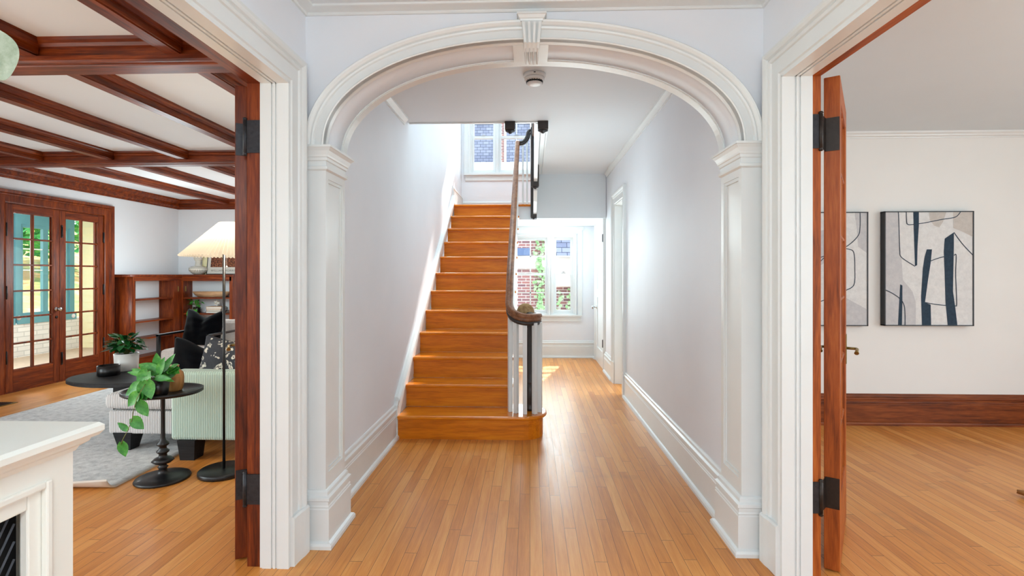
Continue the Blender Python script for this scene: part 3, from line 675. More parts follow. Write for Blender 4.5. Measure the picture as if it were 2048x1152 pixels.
# small domed ornament resting behind the volute cap
mb=MB(); mb.lathe([(0,0)]+[(.073*math.cos(q),.014+.074*math.sin(q)) for q in [-.19+1.76*k/10 for k in range(10)]]+[(0,.088)],seg=28,sy=.5)
mb.box(-.002,.001,-.0385,-.036,.03,.036)
tag(mb.build('wooden_ornament',M['dome']),'cracked tan wooden dome standing on the handrail scroll','ornament').location=(-.037,4.215,.957)
mb=MB(); mb.lathe([(0,0),(.09,0),(.095,.006),(.09,.012),(0,.012)],c=(VC[0]+.01,VC[1]+.01,.913),seg=28); mb.build('scroll_plate',M['darkrail'],st)

# smoke detector
sd=thing('smoke_detector','round white smoke detector on hall ceiling behind keystone','smoke detector',(.03,3.40,2.6))
MB().lathe([(0,0),(.074,0),(.074,-.018),(.070,-.022),(.060,-.024),(0,-.024)],seg=40).build('base',M['white'],sd)
MB().lathe([(0,-.024),(.066,-.024),(.066,-.040),(.052,-.046),(0,-.046)],seg=40).build('body',M['white'],sd)
mb=MB()
for k in range(20):
    a=2*PI*k/20; mb.obox((.050*math.cos(a),.050*math.sin(a),-.052),(.010,.004,.014),Matrix.Rotation(a,3,'Z'))
mb.lathe([(.0,-.046),(.044,-.046),(.044,-.060),(0,-.060)],seg=30)
mb.build('vent_ring',M['darkvent'],sd)
MB().lathe([(0,-.058),(.052,-.058),(.050,-.064),(.03,-.069),(0,-.070)],seg=36).build('cap',M['white'],sd)
MB().box(-.006,.006,-.076,-.073,-.016,-.010).build('indicator',M['darkvent'],sd)

# ------------------------------------------------------------ glazed doors
def hinge(parent,x,y,z,h,mat,plates,tips=True):
    mb=MB(); mb.lathe([(0,-.012),(.006,-.012),(.010,-.006),(.006,0),(.0085,.001),(.0085,h-.001),(.006,h),(.010,h+.006),(.006,h+.012),(0,h+.012)],c=(x,y,z),seg=14)
    for k in range(1,5): mb.lathe([(.0092,z0) for z0 in (-.0006,.0006)],c=(x,y,z+h*k/5),seg=14)
    for q in plates: mb.box(*q)
    return mb.build('hinge',mat,parent)
def french_leaf(name,label,w,h,t,ws,mats,rows=6,cols=2,top=.085,bot=.24,stile=.075,kind='structure'):
    d=thing(name,label,'french door',kind=kind)
    mb=MB(); mb.box(0,stile,-t/2,t/2,.008,h); mb.box(w-stile,w,-t/2,t/2,.008,h)
    mb.build('door_stile',mats[0],d,bevel=.003)
    mb=MB(); mb.box(stile,w-stile,-t/2,t/2,h-top,h); mb.box(stile,w-stile,-t/2,t/2,.008,bot)
    mb.build('door_rail',mats[1],d,bevel=.003)
    mb=MB(); gx0,gx1,gz0,gz1=stile,w-stile,bot,h-top; m=.010
    for c in range(1,cols):
        x=gx0+(gx1-gx0)*c/cols; mb.prism([(x-m,-t*.25),(x-m*.5,-t*.42),(x+m*.5,-t*.42),(x+m,-t*.25),(x+m,t*.25),(x+m*.5,t*.42),(x-m*.5,t*.42),(x-m,t*.25)],gz0,gz1,'z')
    for r in range(1,rows):
        z=gz0+(gz1-gz0)*r/rows; mb.prism([(-t*.25,z-m),(-t*.42,z-m*.5),(-t*.42,z+m*.5),(-t*.25,z+m),(t*.25,z+m),(t*.42,z+m*.5),(t*.42,z-m*.5),(t*.25,z-m)],gx0,gx1,'x')
    e=.008      # sticking round the glass
    for s in (-1,1):
        a,b=(s*t*.25,s*t*.42)
        mb.box(gx0,gx0+e,a,b,gz0,gz1); mb.box(gx1-e,gx1,a,b,gz0,gz1); mb.box(gx0,gx1,a,b,gz0,gz0+e); mb.box(gx0,gx1,a,b,gz1-e,gz1)
    mb.build('muntin',mats[0],d)
    MB().box(gx0,gx1,-.002,.002,gz0,gz1).build('glass',M['glass'],d)
    return d
def lever(parent,x,z,t,sgn,mat):
    mb=MB()
    for s in (-1,1):
        mb.box(x-.018,x+.018,s*t/2,s*(t/2+.004),z-.08,z+.07,)
        mb.tube([(x,s*t/2,z),(x,s*(t/2+.045),z)],.007,10)
        mb.tube([(x,s*(t/2+.045),z),(x-sgn*.03,s*(t/2+.05),z+.001),(x-sgn*.065,s*(t/2+.048),z-.008),(x-sgn*.075,s*(t/2+.048),z-.014)],[.007,.007,.008,.011],10)
    mb.build('door_handle',mat,parent)
dm=[M['doorz'],M['doorx']]
d=french_leaf('door_5','glazed wooden leaf opened into the dining room beside canvases',.62,2.132,.060,0,dm,top=.10,bot=.30,stile=.085)
d.location=(1.298,2.262,0); d.rotation_euler=(0,0,math.radians(57))
lever(d,.565,.90,.060,1,M['brass'])
def jamb_hinges(d,sg,door_mat,jm,ang):
    # knuckle stands where jamb and leaf meet; plates lie on both
    for z,h in ((1.812,.143),(.274,.132)):
        kx,ky=(1.224 if sg>0 else -1.247),2.212
        mw=Matrix.Translation(d.location)@Matrix.Rotation(ang,4,'Z')
        inv=mw.inverted()
        o=hinge(d,0,0,z,h,door_mat,[])
        p=inv@Vector((kx,ky,0)); o.location=(p.x,p.y,0)
        # plate on the leaf's hinge edge
        mb=MB(); t=.056; mb.box(-.003,.0005,-t/2+.0,t/2-.006,z,z+h)
        for q in range(4): mb.lathe([(0,0),(.004,0),(.004,.0015),(0,.002)],c=(0,0,0),seg=8) if False else None
        a=inv@Vector((kx,ky,0)); tv=Vector((0,(-t/2 if a.y<0 else t/2),0))
        b_=[(a.x,a.y),(-.003,-t/2+.006),(0,-t/2+.004),(a.x+.002,a.y+.002)] if a.y<0 else [(a.x,a.y),(-.003,t/2-.006),(0,t/2-.004),(a.x+.002,a.y-.002)]
        mb.prism(b_,z,z+h,'z'); mb.build('hinge_plate',door_mat,d)
        mb=MB(); x0,x1=(1.184,1.218) if sg>0 else (-1.238,-1.180); mb.box(x0,x1,OY1-.0095,OY1-.0045,z,z+h)
        for (fx,fz) in ((.3,.15),(.6,.38),(.3,.6),(.6,.85)):
            cx=x0+(x1-x0)*fx; mb.box(cx-.003,cx+.003,OY1-.0105,OY1-.009,z+h*fz-.003,z+h*fz+.003)
        q=mb.build('jamb_plate',jm,d); q.matrix_parent_inverse=inv
jamb_hinges(d,1,M['iron2'],M['iron'],math.radians(57))
dl=french_leaf('door_4','glazed mahogany leaf opened into the beamed living room, edge on',.60,2.125,.05,0,[M['mahz'],M['mahx']],top=.10,bot=.30,stile=.085)
dl.location=(-1.292,2.262,0); dl.rotation_euler=(0,0,math.radians(180-62))
lever(dl,.55,.90,.05,1,M['brass']); jamb_hinges(dl,-1,M['iron'],M['iron'],math.radians(180-62))
# porch french doors
o=thing('trim_11','mahogany casing around the porch french doors','door casing',kind='structure')
mb=MB(); casing(mb,'x',-5.62,1,5.315,6.595,2.055,prof=[(0,-.001),(0,.016),(.010,.022),(.02,.018),(.075,.018),(.082,.028),(.094,.030),(.10,.024),(.106,.036),(.135,.042),(.140,.036),(.140,-.001)]); mb.build('casing',M['mahz'],o)
mb=MB(); mb.box(-5.75,-5.62,5.30,5.322,0,2.07); mb.box(-5.75,-5.62,6.588,6.61,0,2.07); mb.box(-5.75,-5.62,5.30,6.61,2.048,2.07); mb.box(-5.75,-5.60,5.3,6.61,-.01,.012); mb.build('jamb',M['mahz'],o)
mm=[M['mahz'],M['mahx']]
A=french_leaf('door_1','left porch door leaf with glass knob, lawn behind its panes',.628,2.046,.045,0,mm,top=.085,bot=.235,stile=.078)
A.location=(-5.635,5.325,0); A.rotation_euler=(0,0,PI/2)
B=french_leaf('door_3','right porch door leaf beside bookcase, cream siding behind its panes',.628,2.046,.045,0,mm,top=.085,bot=.235,stile=.078)
B.location=(-5.635,6.585,0); B.rotation_euler=(0,0,-PI/2)
for dd,s in ((A,-1),(B,1)):
    for z in (.32,1.02,1.70):
        mb=MB(); mb.box(-.012,.010,s*.0225,s*.030,z,z+.13); mb.lathe([(0,-.01),(.008,0),(.008,.13),(0,.14)],c=(-.001,s*.032,z),seg=10); mb.build('hinge',M['black'],dd)
mb=MB(); mb.lathe([(0,0),(.026,0),(.026,.005),(.009,.008),(.009,.030),(.024,.038),(.028,.052),(.020,.064),(0,.066)],seg=18)
k=mb.build('door_knob',M['chrome'],A); k.location=(.59,-.0225,.87); k.rotation_euler=(PI/2,0,0)
mb=MB(); mb.lathe([(0,0),(.016,0),(.016,.006),(0,.008)],seg=14); k=mb.build('lock_rose',M['iron2'],A); k.location=(.59,-.0225,.775); k.rotation_euler=(PI/2,0,0)
for z in (1.72,.20):
    mb=MB(); mb.box(.592,.612,.0225,.031,z,z+.15); mb.tube([(.602,.034,z+.02),(.602,.034,z+.13)],.004,8); mb.build('surface_bolt',M['black'],B)

for dd,px_,pz_ in ((A,.16,.80),(B,.42,.77)):
    k=MB().lathe([(0,0),(.026,0),(.026,.001),(0,.001)],seg=20).build('sticker',M['paper'],dd); k.location=(px_,-.004 if dd is A else .004,pz_); k.rotation_euler=(PI/2,0,0)
# ------------------------------------------------------------ living room ceiling beams
CB=2.47
def ybeam(x,y0,y1):
    mb=MB(); run(mb,[(-.036,2.392),(-.036,2.398),(-.045,2.400),(-.045,2.432),(-.056,2.434),(-.064,2.448),(-.076,2.456),(-.080,2.470),(.080,2.470),(.076,2.456),(.064,2.448),(.056,2.434),(.045,2.432),(.045,2.400),(.036,2.398),(.036,2.392)],(x,y0,0),(x,y1,0),(1,0,0))
    return mb
XB=[(2.625,'the nearer'),(4.96,'the farther')]
for y,nm in XB:
    mb=MB(); run(mb,[(-.045,2.355),(-.048,2.361),(-.080,2.361),(-.084,2.372),(-.092,2.374),(-.092,2.392),(-.082,2.394),(-.082,2.430),(-.100,2.434),(-.110,2.448),(-.128,2.456),(-.134,2.470),(.134,2.470),(.128,2.456),(.110,2.448),(.100,2.434),(.082,2.430),(.082,2.394),(.092,2.392),(.092,2.374),(.084,2.372),(.080,2.361),(.048,2.361),(.045,2.355)],(-5.62,y,0),(-1.235,y,0),(0,1,0))
    tag(mb.build('cross_beam',M['mahx']),'wide stepped mahogany cross beam, '+nm+' of the two','ceiling beam','deep cross beams of the living room')
names=['nearest the door opening','second','third','fourth','nearest the porch doors']
bays=[(-2.2,2.535,'in the front ceiling bay'),(2.715,4.87,'in the middle ceiling bay'),(5.05,7.98,'in the rear ceiling bay')]
xs=[-1.80,-2.545,-3.35,-4.09,-4.80]
for bi,(a,b,bn) in enumerate(bays):
    for xi,x in enumerate(xs):
        if bi==0 and xi>2: continue
        lab={0:'slim mahogany beam nearest the foyer wall, ',1:'slim mahogany beam second out from the foyer wall, ',2:'slim mahogany beam third out from the foyer wall, ',3:'slim mahogany beam fourth out from the foyer wall, ',4:'slim mahogany beam closest to the porch doors, '}[xi]
        tag(ybeam(x,a,b).build('ceiling_beam',M['mahy']),lab+bn,'ceiling beam','slim beams running away from the viewer')
mb=MB(); CR=[(0,2.318),(.012,2.318),(.014,2.334),(.030,2.338),(.034,2.352),(.040,2.356),(.040,2.400),(.050,2.404),(.066,2.430),(.090,2.442),(.094,2.470),(0,2.470)]
mb.sweep(CR,[((-5.62,-2.2,0),(1,0,0),(0,0,1)),((-5.62,8.05,0),(1,-1,0),(0,0,1)),((-1.235,8.05,0),(-1,-1,0),(0,0,1)),((-1.235,-2.2,0),(-1,0,0),(0,0,1))])
struct('trim_12',mb,M['mahx'],'mahogany cornice around the living room ceiling','cornice')

# ------------------------------------------------------------ corner bookcase
bc=thing('bookcase','mahogany corner bookcase with one rounded end beside porch doors','bookcase',(0,0,0))
XF,YF=-5.38,7.78; XW,YW=-5.615,8.045
shl=[.94,.63,.39,.13]; zt=1.19
def part(n,mb,m=None,**k): return mb.build(n,m or M['mahz'],bc,**k)
mb=MB(); mb.prism([(XW,6.745),(XF-.10,6.745)]+[(XF-.10+.10*math.sin(a),6.845-.10*math.cos(a)) for a in [PI/2*k/8 for k in range(1,9)]]+[(XW,6.845)],.0,1.245,'z',smooth=True); part('rounded_end',mb)
for q in ((XF-.02,XF,6.80,6.825,.0,1.2449),(XF-.02,XF,7.60,YF,.13,zt),(XW,XF-.02,7.60,7.62,.1,1.245),(XF,-5.36,YF,YF+.02,.13,zt-.01),(-5.40,-5.385,YF+.02,YW,.1,1.245),(-4.63,-4.58,YF,YW,0,1.245)):
    part('upright',MB().box(*q))
for q,m in (((XF-.02,XF,6.82,YF,zt,1.245),'mahy'),((XF-.02,XF,6.82,YF,0,.13),'mahy'),((XF,-4.6,YF,YF+.02,zt-.01,1.245),'mahx'),((XF,-4.6,YF,YF+.02,0,.13),'mahx')):
    part('face_rail',MB().box(*q),M[m])
mb=MB(); pr=[(0,0),(.012,.004),(.016,.012),(.024,.016),(.026,.030),(.018,.036),(0,.036)]
mb.prism([(XW,6.745),(XF-.10,6.735)]+[(XF-.10+.12*math.sin(a),6.855-.12*math.cos(a)) for a in [PI/2*k/8 for k in range(9)]]+[(XF+.02,YF-.02),(-4.56,YF-.02),(-4.56,YW),(XW,YW)],1.245,1.28,'z'); part('top',mb,M['mahx'],bevel=.006)
for z in shl:
    mb=MB(); mb.box(XW,XF-.012,6.83,7.60,z-.02,z); part('shelf',mb,M['mahy'])
for z in (.925,.68,.40,.13):
    mb=MB(); mb.box(-5.385,-4.63,YF+.012,YW,z-.02,z); part('shelf',mb,M['mahx'])
for q in ((XW,XW+.006,6.845,7.60,.1,1.2),(-5.385,-4.6,YW-.006,YW,.1,1.2)): part('back_panel',MB().box(*q),M['wall_living'])
for q in ((XF+.0,XF+.004,7.69,7.705,1.02,1.10),(XF+.055,XF+.07,YF-.004,YF,1.02,1.10)): part('brass_catch',MB().box(*q),M['brass'])

# ------------------------------------------------------------ things on the bookcase
v=thing('ceramic_vase','carved cream ceramic vase on bookcase under the lamp shade','vase',(-5.20,7.90,1.28))
MB().lathe([(0,0),(.055,0),(.085,.018),(.122,.055),(.132,.085),(.120,.108),(.080,.122),(.048,.135),(.040,.17),(.040,.205),(.052,.228),(.062,.255),(.066,.285),(.060,.315),(.052,.33),(.046,.33),(.05,.31),(.0,.30)],seg=48).build('body',M['vasec'],v)
f=thing('framed_print','brown floral print in thin black frame leaning on bookcase','framed print',(-4.83,7.96,1.282)); f.rotation_euler=(math.radians(-8),0,0)
MB().box(-.27,.27,0,.012,.008,.62).build('mat_board',M['cardgrey'],f)
mb=MB(); mb.box(-.28,-.27,-.004,.016,0,.63); mb.box(.27,.28,-.004,.016,0,.63); mb.box(-.27,.27,-.004,.016,0,.010); mb.box(-.27,.27,-.004,.016,.62,.63); mb.build('frame',M['frameb'],f)
MB().box(-.22,.20,-.003,.0,.115,.58).build('print',M['artbrown'],f)
def text(body,size,parent,loc,rot,mat,name='lettering',ext=.0008):
    c=bpy.data.curves.new(name,'FONT'); c.body=body; c.size=size; c.align_x='CENTER'; c.extrude=ext
    c.space_character=1.15; q=bpy.data.objects.new('t',c); COL.objects.link(q); bpy.context.view_layer.update()
    me=bpy.data.meshes.new_from_object(q.evaluated_get(bpy.context.evaluated_depsgraph_get())); bpy.data.objects.remove(q); me.materials.clear(); me.materials.append(mat)
    o=bpy.data.objects.new(name,me); COL.objects.link(o); o.parent=parent; o.location=loc; o.rotation_euler=rot; return o
t_=text('WILLIAM MORRIS',.046,f,(-.01,-.002,.045),(PI/2,0,0),plain('grey_ink',srgb(120,112,102),.8))
wb=MB().box(-.11,.11,0,.014,0,.40).build('leaning_board',M['bookp'] if 0 else M['siding'],bevel=.002); tag(wb,'plain cream board leaning between the ceramic vase and framed print','board'); wb.location=(-5.10,8.0,1.281); wb.rotation_euler=(math.radians(-4),0,0)
bo=thing('wooden_bowl','long pale carved dough bowl on top right shelf','bowl',(-5.0,7.92,.926))
mb=MB(); 
for sx in (1,): mb.lathe([(0,0),(.20,0),(.26,.030),(.30,.078),(.302,.088),(.288,.088),(.24,.04),(.18,.016),(0,.014)],seg=48,sy=.33)
mb.build('bowl_body',M['bowlw'],bo); 
for k,(x0,x1,y0,y1,z,h,m,lab) in enumerate([(-5.03,-4.74,7.82,8.0,.680,.034,'bookd','dark book at the bottom of the shelf stack'),(-5.02,-4.80,7.83,7.99,.714,.028,'bookp','thin tan book in the middle of shelf stack'),(-5.03,-4.79,7.83,7.98,.742,.040,'bookp','thick tan book right under the star ornament')]):
    b=thing('book',lab,'book',((x0+x1)/2,(y0+y1)/2,z),group='books stacked on the middle shelf'); hw,hd=(x1-x0)/2,(y1-y0)/2
    MB().box(-hw,hw,-hd,hd,0,.003).box(-hw,hw,-hd,hd,h-.003,h).box(-hw,-hw+.004,-hd,hd,0,h).build('cover',M[m],b)
    MB().box(-hw+.004,hw-.006,-hd+.005,hd-.005,.003,h-.003).build('pages',M['paper'],b)
mb=MB(); 
for i,dv in enumerate([(1,0,0),(-1,0,0),(0,1,0),(0,-1,0),(0,0,1),(0,0,-1),(1,1,1),(-1,1,1),(1,-1,1),(-1,-1,1),(1,1,-1),(-1,1,-1),(1,-1,-1),(-1,-1,-1)]):
    dvn=Vector(dv).normalized(); a=Vector((0,0,1)) if abs(dvn.z)<.9 else Vector((1,0,0)); u=dvn.cross(a).normalized(); w_=dvn.cross(u); L=.062 if i<6 else .055
    tip=mb.b.verts.new(dvn*L); base=[mb.b.verts.new(dvn*.012+(u*math.cos(q)+w_*math.sin(q))*.017) for q in (PI/4,3*PI/4,5*PI/4,7*PI/4)]
    for k in range(4): mb._f([base[k],base[(k+1)%4],tip])
tag(mb.build('star_ornament',M['paper']),'white many pointed star standing on shelf books','ornament').location=(-4.90,7.90,.834)

def foliage(mb,center,n,spread,L,W,rnd,heart=True,up=.4,stems=None,droop=.35,origin=None):
    origin=Vector(origin or center)
    for i in range(n):
        a=rnd.uniform(0,2*PI); e=rnd.uniform(-.2,1.2)
        d=Vector((math.cos(a)*math.cos(e),math.sin(a)*math.cos(e),math.sin(e)))
        p=Vector(center)+Vector((d.x*spread[0],d.y*spread[1],d.z*spread[2]))*rnd.uniform(.35,1)
        ld=Vector((d.x,d.y,rnd.uniform(-.35,up)))+Vector((rnd.uniform(-.4,.4),rnd.uniform(-.4,.4),0))
        if ld.length<.1: ld=Vector((1,0,0))
        k=rnd.uniform(.75,1.15)
        mb.leaf(p,ld,Vector((rnd.uniform(-.4,.4),rnd.uniform(-.4,.4),1)),L*k,W*k,fold=.3,droop=droop,heart=heart)
        if stems is not None:
            q=(Vector(origin)+p)/2+Vector((0,0,.02)); stems.tube([origin,q,p],.0018,5)
# trailing plant on shelf
pt=thing('trailing_plant','dark trailing pothos hanging from the middle right shelf','potted plant',(-5.22,7.90,.68))
MB().lathe([(0,0),(.045,0),(.055,.09),(.048,.09),(.044,.02),(0,.02)],seg=24).build('pot',M['potb'],pt)
r=random.Random(3); mb=MB(); sm=MB()
foliage(mb,(0,-.02,.13),12,(.09,.05,.09),.085,.06,r,stems=sm,origin=(0,0,.08))
for j in range(3):
    x=-.02+.035*j; prev=Vector((x,-.04,.10))
    for k in range(6):
        nxt=prev+Vector((r.uniform(-.02,.03),-.006 if k>0 else -.075,-.048)); sm.tube([prev,nxt],.002,5)
        mb.leaf(nxt,(r.uniform(-1,1),-.6,-.7),(0,-1,.5),r.uniform(.06,.09),r.uniform(.045,.06),heart=True); prev=nxt
sm.build('stem',M['stem'],pt); mb.build('leaves',M['leaf'],pt)
pt=thing('small_fern','low spiky green plant on the lower bookcase shelf','potted plant',(-4.86,7.93,.40))
MB().lathe([(0,0),(.05,0),(.06,.10),(.052,.10),(.048,.02),(0,.02)],seg=24).build('pot',M['potw'],pt)
r=random.Random(5); mb=MB()
for k in range(26):
    a=r.uniform(0,2*PI); mb.leaf((0,0,.09),(math.cos(a),math.sin(a)*.6,r.uniform(.5,1.0)),(0,0,1),r.uniform(.09,.13),.014,heart=False,droop=.5)
mb.build('leaves',M['leafdark'],pt)

# ------------------------------------------------------------ rug
rg=thing('area_rug','pale mottled grey rug with one curled corner on living floor','rug',(0,0,0))
mb=MB(); b=mb.b
nx,ny=44,56; X0,X1,Y0_,Y1_=-4.70,-2.49,2.915,6.6; vs=[]
def rugp(x,y,top):
    z=.012 if top else .001
    # curl of the near right corner
    k=max(0,1-((X1-x)/.62)); m=max(0,1-((y-Y0_)/.10))
    lift=(k**.6)*(m**1.6)*.062
    return (x-(.0 if top else 0),y+(.030*(k**.6)*m**2),z+lift)
top=[[b.verts.new(rugp(X0+(X1-X0)*i/nx,Y0_+(Y1_-Y0_)*(j/ny)**2,True)) for j in range(ny+1)] for i in range(nx+1)]
bot=[[b.verts.new(rugp(X0+(X1-X0)*i/nx,Y0_+(Y1_-Y0_)*(j/ny)**2,False)) for j in range(ny+1)] for i in range(nx+1)]
for i in range(nx):
    for j in range(ny):
        mb._f([top[i][j],top[i+1][j],top[i+1][j+1],top[i][j+1]],True)
mb.mi=1
for i in range(nx):
    for j in range(ny): mb._f([bot[i][j],bot[i][j+1],bot[i+1][j+1],bot[i+1][j]],True)
    mb._f([top[i][0],bot[i][0],bot[i+1][0],top[i+1][0]]); mb._f([top[i][ny],top[i+1][ny],bot[i+1][ny],bot[i][ny]])
for j in range(ny):
    mb._f([top[0][j],top[0][j+1],bot[0][j+1],bot[0][j]]); mb._f([top[nx][j],bot[nx][j],bot[nx][j+1],top[nx][j+1]])
mb.build('rug_pile',[M['rug'],M['paper']],rg)
# floor register
fr_=thing('floor_register','dark metal floor register near the porch doors','floor vent',(-5.28,4.88,0),kind=None)
mb=MB(); mb.box(-.17,.17,-.09,.09,.0,.006); mb.build('frame',M['brass'],fr_)
mb=MB()
for k in range(14): mb.box(-.145+k*.021,-.145+k*.021+.012,-.07,.07,.006,.009)
mb.build('grille',M['black'],fr_)

# ------------------------------------------------------------ corduroy chaise chair
ch=thing('chaise_chair','corduroy armchair with long seat and black tapered legs','armchair',(0,0,0))
mb=MB(); mb.box(-3.03,-1.62,3.60,4.30,.135,.30,bev=.012); mb.build('seat_base',M['cordw'],ch)
mb=MB(); mb.box(-3.06,-1.9,3.575,4.25,.302,.435,bev=.045); o=mb.build('seat_cushion',M['cordw'],ch,bevel=0)
o.modifiers.new('ss','SUBSURF').levels=1; 
for p in o.data.polygons: p.use_smooth=True
for y0,y1 in ((3.46,3.595),(4.27,4.40)):
    mb=MB(); mb.box(-2.475,-1.60,y0,y1,.138,.612,bev=.022); mb.build('armrest',M['cordcast'],ch)
mb=MB(); mb.box(-1.86,-1.58,3.6,4.27,.14,.86,bev=.05); mb.build('backrest',M['cordcast'],ch)
def tleg(x,y,h=.14,w=.075,b_=.045):
    mb=MB(); v=[mb.b.verts.new((sx*q,sy*q,z)) for q,z in ((b_/2+.0,0),(w/2,h)) for sx,sy in ((-1,-1),(1,-1),(1,1),(-1,1))]
    for q in ((3,2,1,0),(4,5,6,7),(0,1,5,4),(1,2,6,5),(2,3,7,6),(3,0,4,7)): mb._f([v[i] for i in q])
    o=mb.build('leg',M['blackwood'],ch); o.location=(x,y,.0125 if x<-2.5 else 0); o.scale=(1,1,1 if x>-2.5 else .93); return o
tleg(-2.925,3.66,w=.135,b_=.085); tleg(-2.60,4.12,w=.12,b_=.08); tleg(-2.36,3.515,w=.125,b_=.10); tleg(-1.70,3.53,w=.11,b_=.09); tleg(-1.70,4.32,w=.11,b_=.09); tleg(-2.925,4.2,w=.12,b_=.08)
def pillow(name,w,h,t,mat,label,loc,rot,dent=.0,group=None,piping=None):
    mb=MB(); b=mb.b; n=26
    def P(i,j,s):
        x=-1+2*i/n; y=-1+2*j/n
        th=t/2*((1-x**4)*(1-y**4))**.75*(1-.25*(x*x+y*y)/2)
        px=x*(1-.07*(1-y*y)); py=y*(1-.07*(1-x*x))
        py-=dent*math.exp(-(x/.5)**2)*max(0,(y+.6)/1.6)**1.3
        th*=1+ .35*dent*math.exp(-((x)/.18)**2)*-1.5
        wob=.006*math.sin(9*x+3*y)+.004*math.sin(14*y-5*x)
        return (px*w/2,s*th+wob*(1-abs(x)**3)*(1-abs(y)**3),py*h/2)
    F=[[b.verts.new(P(i,j,-1)) for j in range(n+1)] for i in range(n+1)]
    Bk=[[F[i][j] if i in (0,n) or j in (0,n) else b.verts.new(P(i,j,1)) for j in range(n+1)] for i in range(n+1)]
    for i in range(n):
        for j in range(n):
            mb._f([F[i][j],F[i+1][j],F[i+1][j+1],F[i][j+1]],True)
            if len({Bk[i][j],Bk[i][j+1],Bk[i+1][j+1],Bk[i+1][j]})==4: mb._f([Bk[i][j],Bk[i][j+1],Bk[i+1][j+1],Bk[i+1][j]],True)
    o=mb.build(name,mat); tag(o,label,'pillow',group); o.location=loc; o.rotation_euler=rot; return o
pillow('throw_pillow',.52,.40,.17,M['velvet'],'black velvet pillow on chaise seat in front of metal armchair',(-2.43,3.77,.605),(math.radians(-12),math.radians(3),math.radians(3)),dent=.34)
pillow('throw_pillow',.44,.40,.15,M['floral'],'dark floral pillow behind lamp pole on the corduroy chair',(-2.17,3.64,.615),(math.radians(-10),math.radians(10),math.radians(2)),dent=.03)
# oval black coffee table
ct=thing('coffee_table','low black oval coffee table holding plant and candle','coffee table',(-3.38,4.27,0))
MB().lathe([(0,.385),(.97,.385),(1.0,.392),(1.0,.413),(.985,.42),(0,.42)],seg=72,sx=.50,sy=.34,smooth=False).build('tabletop',M['blackwood'],ct)
MB().box(-.04,.20,-.16,.10,.012,.385).build('pedestal_panel',M['blackwood'],ct); MB().box(.10,.36,-.10,.0,.012,.385).build('pedestal_panel',M['blackwood'],ct)
pp=thing('potted_plant','bushy dark green plant in a white pot on coffee table','potted plant',(-3.62,4.50,.42))
MB().lathe([(0,0),(.078,0),(.088,.01),(.094,.155),(.086,.155),(.08,.03),(0,.03)],seg=36).build('pot',M['potw'],pp)
MB().lathe([(0,.14),(.086,.14)],seg=24).build('soil',M['soil'],pp)
r=random.Random(11); mb=MB(); sm=MB(); foliage(mb,(0,0,.21),95,(.13,.12,.125),.075,.058,r,stems=sm,up=.6,origin=(0,0,.14)); sm.build('stem',M['stem'],pp); mb.build('leaves',M['leafdark'],pp)
cdl=thing('candle','black jar candle beside the white pot on coffee table','candle',(-3.60,4.28,.42))
MB().lathe([(0,0),(.074,0),(.082,.008),(.082,.085),(.076,.085),(.074,.05),(0,.05)],seg=36).build('jar',M['potb'],cdl)
MB().lathe([(0,.052),(.072,.052),(.072,.06),(0,.06)],seg=30).build('wax',M['paper'],cdl); MB().tube([(0,0,.06),(.002,0,.078)],.0015,6).build('wick',M['black'],cdl)
# pedestal tray table
pt=thing('pedestal_table','round black tray table on a turned pedestal in front of chaise','side table',(-2.296,3.145,0))
MB().lathe([(0,0),(.150,0),(.154,.008),(.148,.018),(.10,.026),(.04,.034),(.026,.045),(.022,.07),(.030,.078),(.022,.086),(.020,.098),(.045,.104),(.062,.118),(.045,.134),(.024,.142),(.022,.160),(.034,.170),(.036,.178),(.022,.190),(.020,.205),(.034,.216),(.034,.226),(.018,.242),(.013,.26),(.012,.52),(.016,.535),(0,.54)],seg=36).build('pedestal',M['black'],pt)
MB().lathe([(0,.538),(.218,.538),(.229,.545),(.230,.562),(.224,.562),(.220,.550),(0,.549)],seg=56,sy=.86).build('tray_top',M['black'],pt)
TZ=.5495
pv=thing('trailing_plant','bright green pothos in black pot trailing over tray table','potted plant',(-2.235,3.02,TZ))
MB().lathe([(0,0),(.046,0),(.052,.008),(.064,.105),(.057,.105),(.05,.02),(0,.02)],seg=36).build('pot',M['potb'],pv); MB().lathe([(0,.095),(.058,.095)],seg=24).build('soil',M['soil'],pv)
r=random.Random(21); mb=MB(); sm=MB()
def lf(u,v,w,du,dv,L,W,upv=(0,-1,.4)):     # leaf at offset (x,y,z) pointing (dx,dz)
    p=Vector((u,w,v)); mb.leaf(p,(du,-.15,dv),upv,L,W,fold=.3,droop=.15,heart=True); sm.tube([(0,0,.10),(u*.5,w*.5,.10+(v-.10)*.6+.02),p],.002,5)
lf(.02,.15,-.03,-.6,.3,.12,.075); lf(.03,.14,-.04,.35,.9,.11,.055); lf(.05,.16,-.02,.6,.9,.12,.045); lf(-.03,.14,-.05,-1,.15,.12,.035)
lf(-.02,.16,-.06,-.5,-.9,.12,.10); lf(-.03,.10,-.08,.15,-.95,.11,.085); lf(.0,.11,-.09,.25,-.9,.11,.085); lf(-.06,.09,-.07,-.8,-.7,.10,.07); lf(-.08,.07,-.06,-.9,-.6,.09,.06)
lf(.02,.12,-.05,.9,.0,.10,.04); lf(.03,.13,-.03,.9,-.3,.10,.035); lf(-.05,.13,-.04,-.8,.45,.09,.05); lf(.0,.17,.0,-.1,1,.09,.06); lf(.045,.12,.02,.8,.5,.09,.06); lf(-.04,.05,-.09,-.3,-.9,.09,.065)
for k in range(9): 
    a=r.uniform(.1,PI-.1); lf(math.cos(a)*.05,.11+r.uniform(0,.05),math.sin(a)*.05,math.cos(a),r.uniform(-.2,.7),.08,.055,(r.uniform(-.4,.4),-.6,.8))
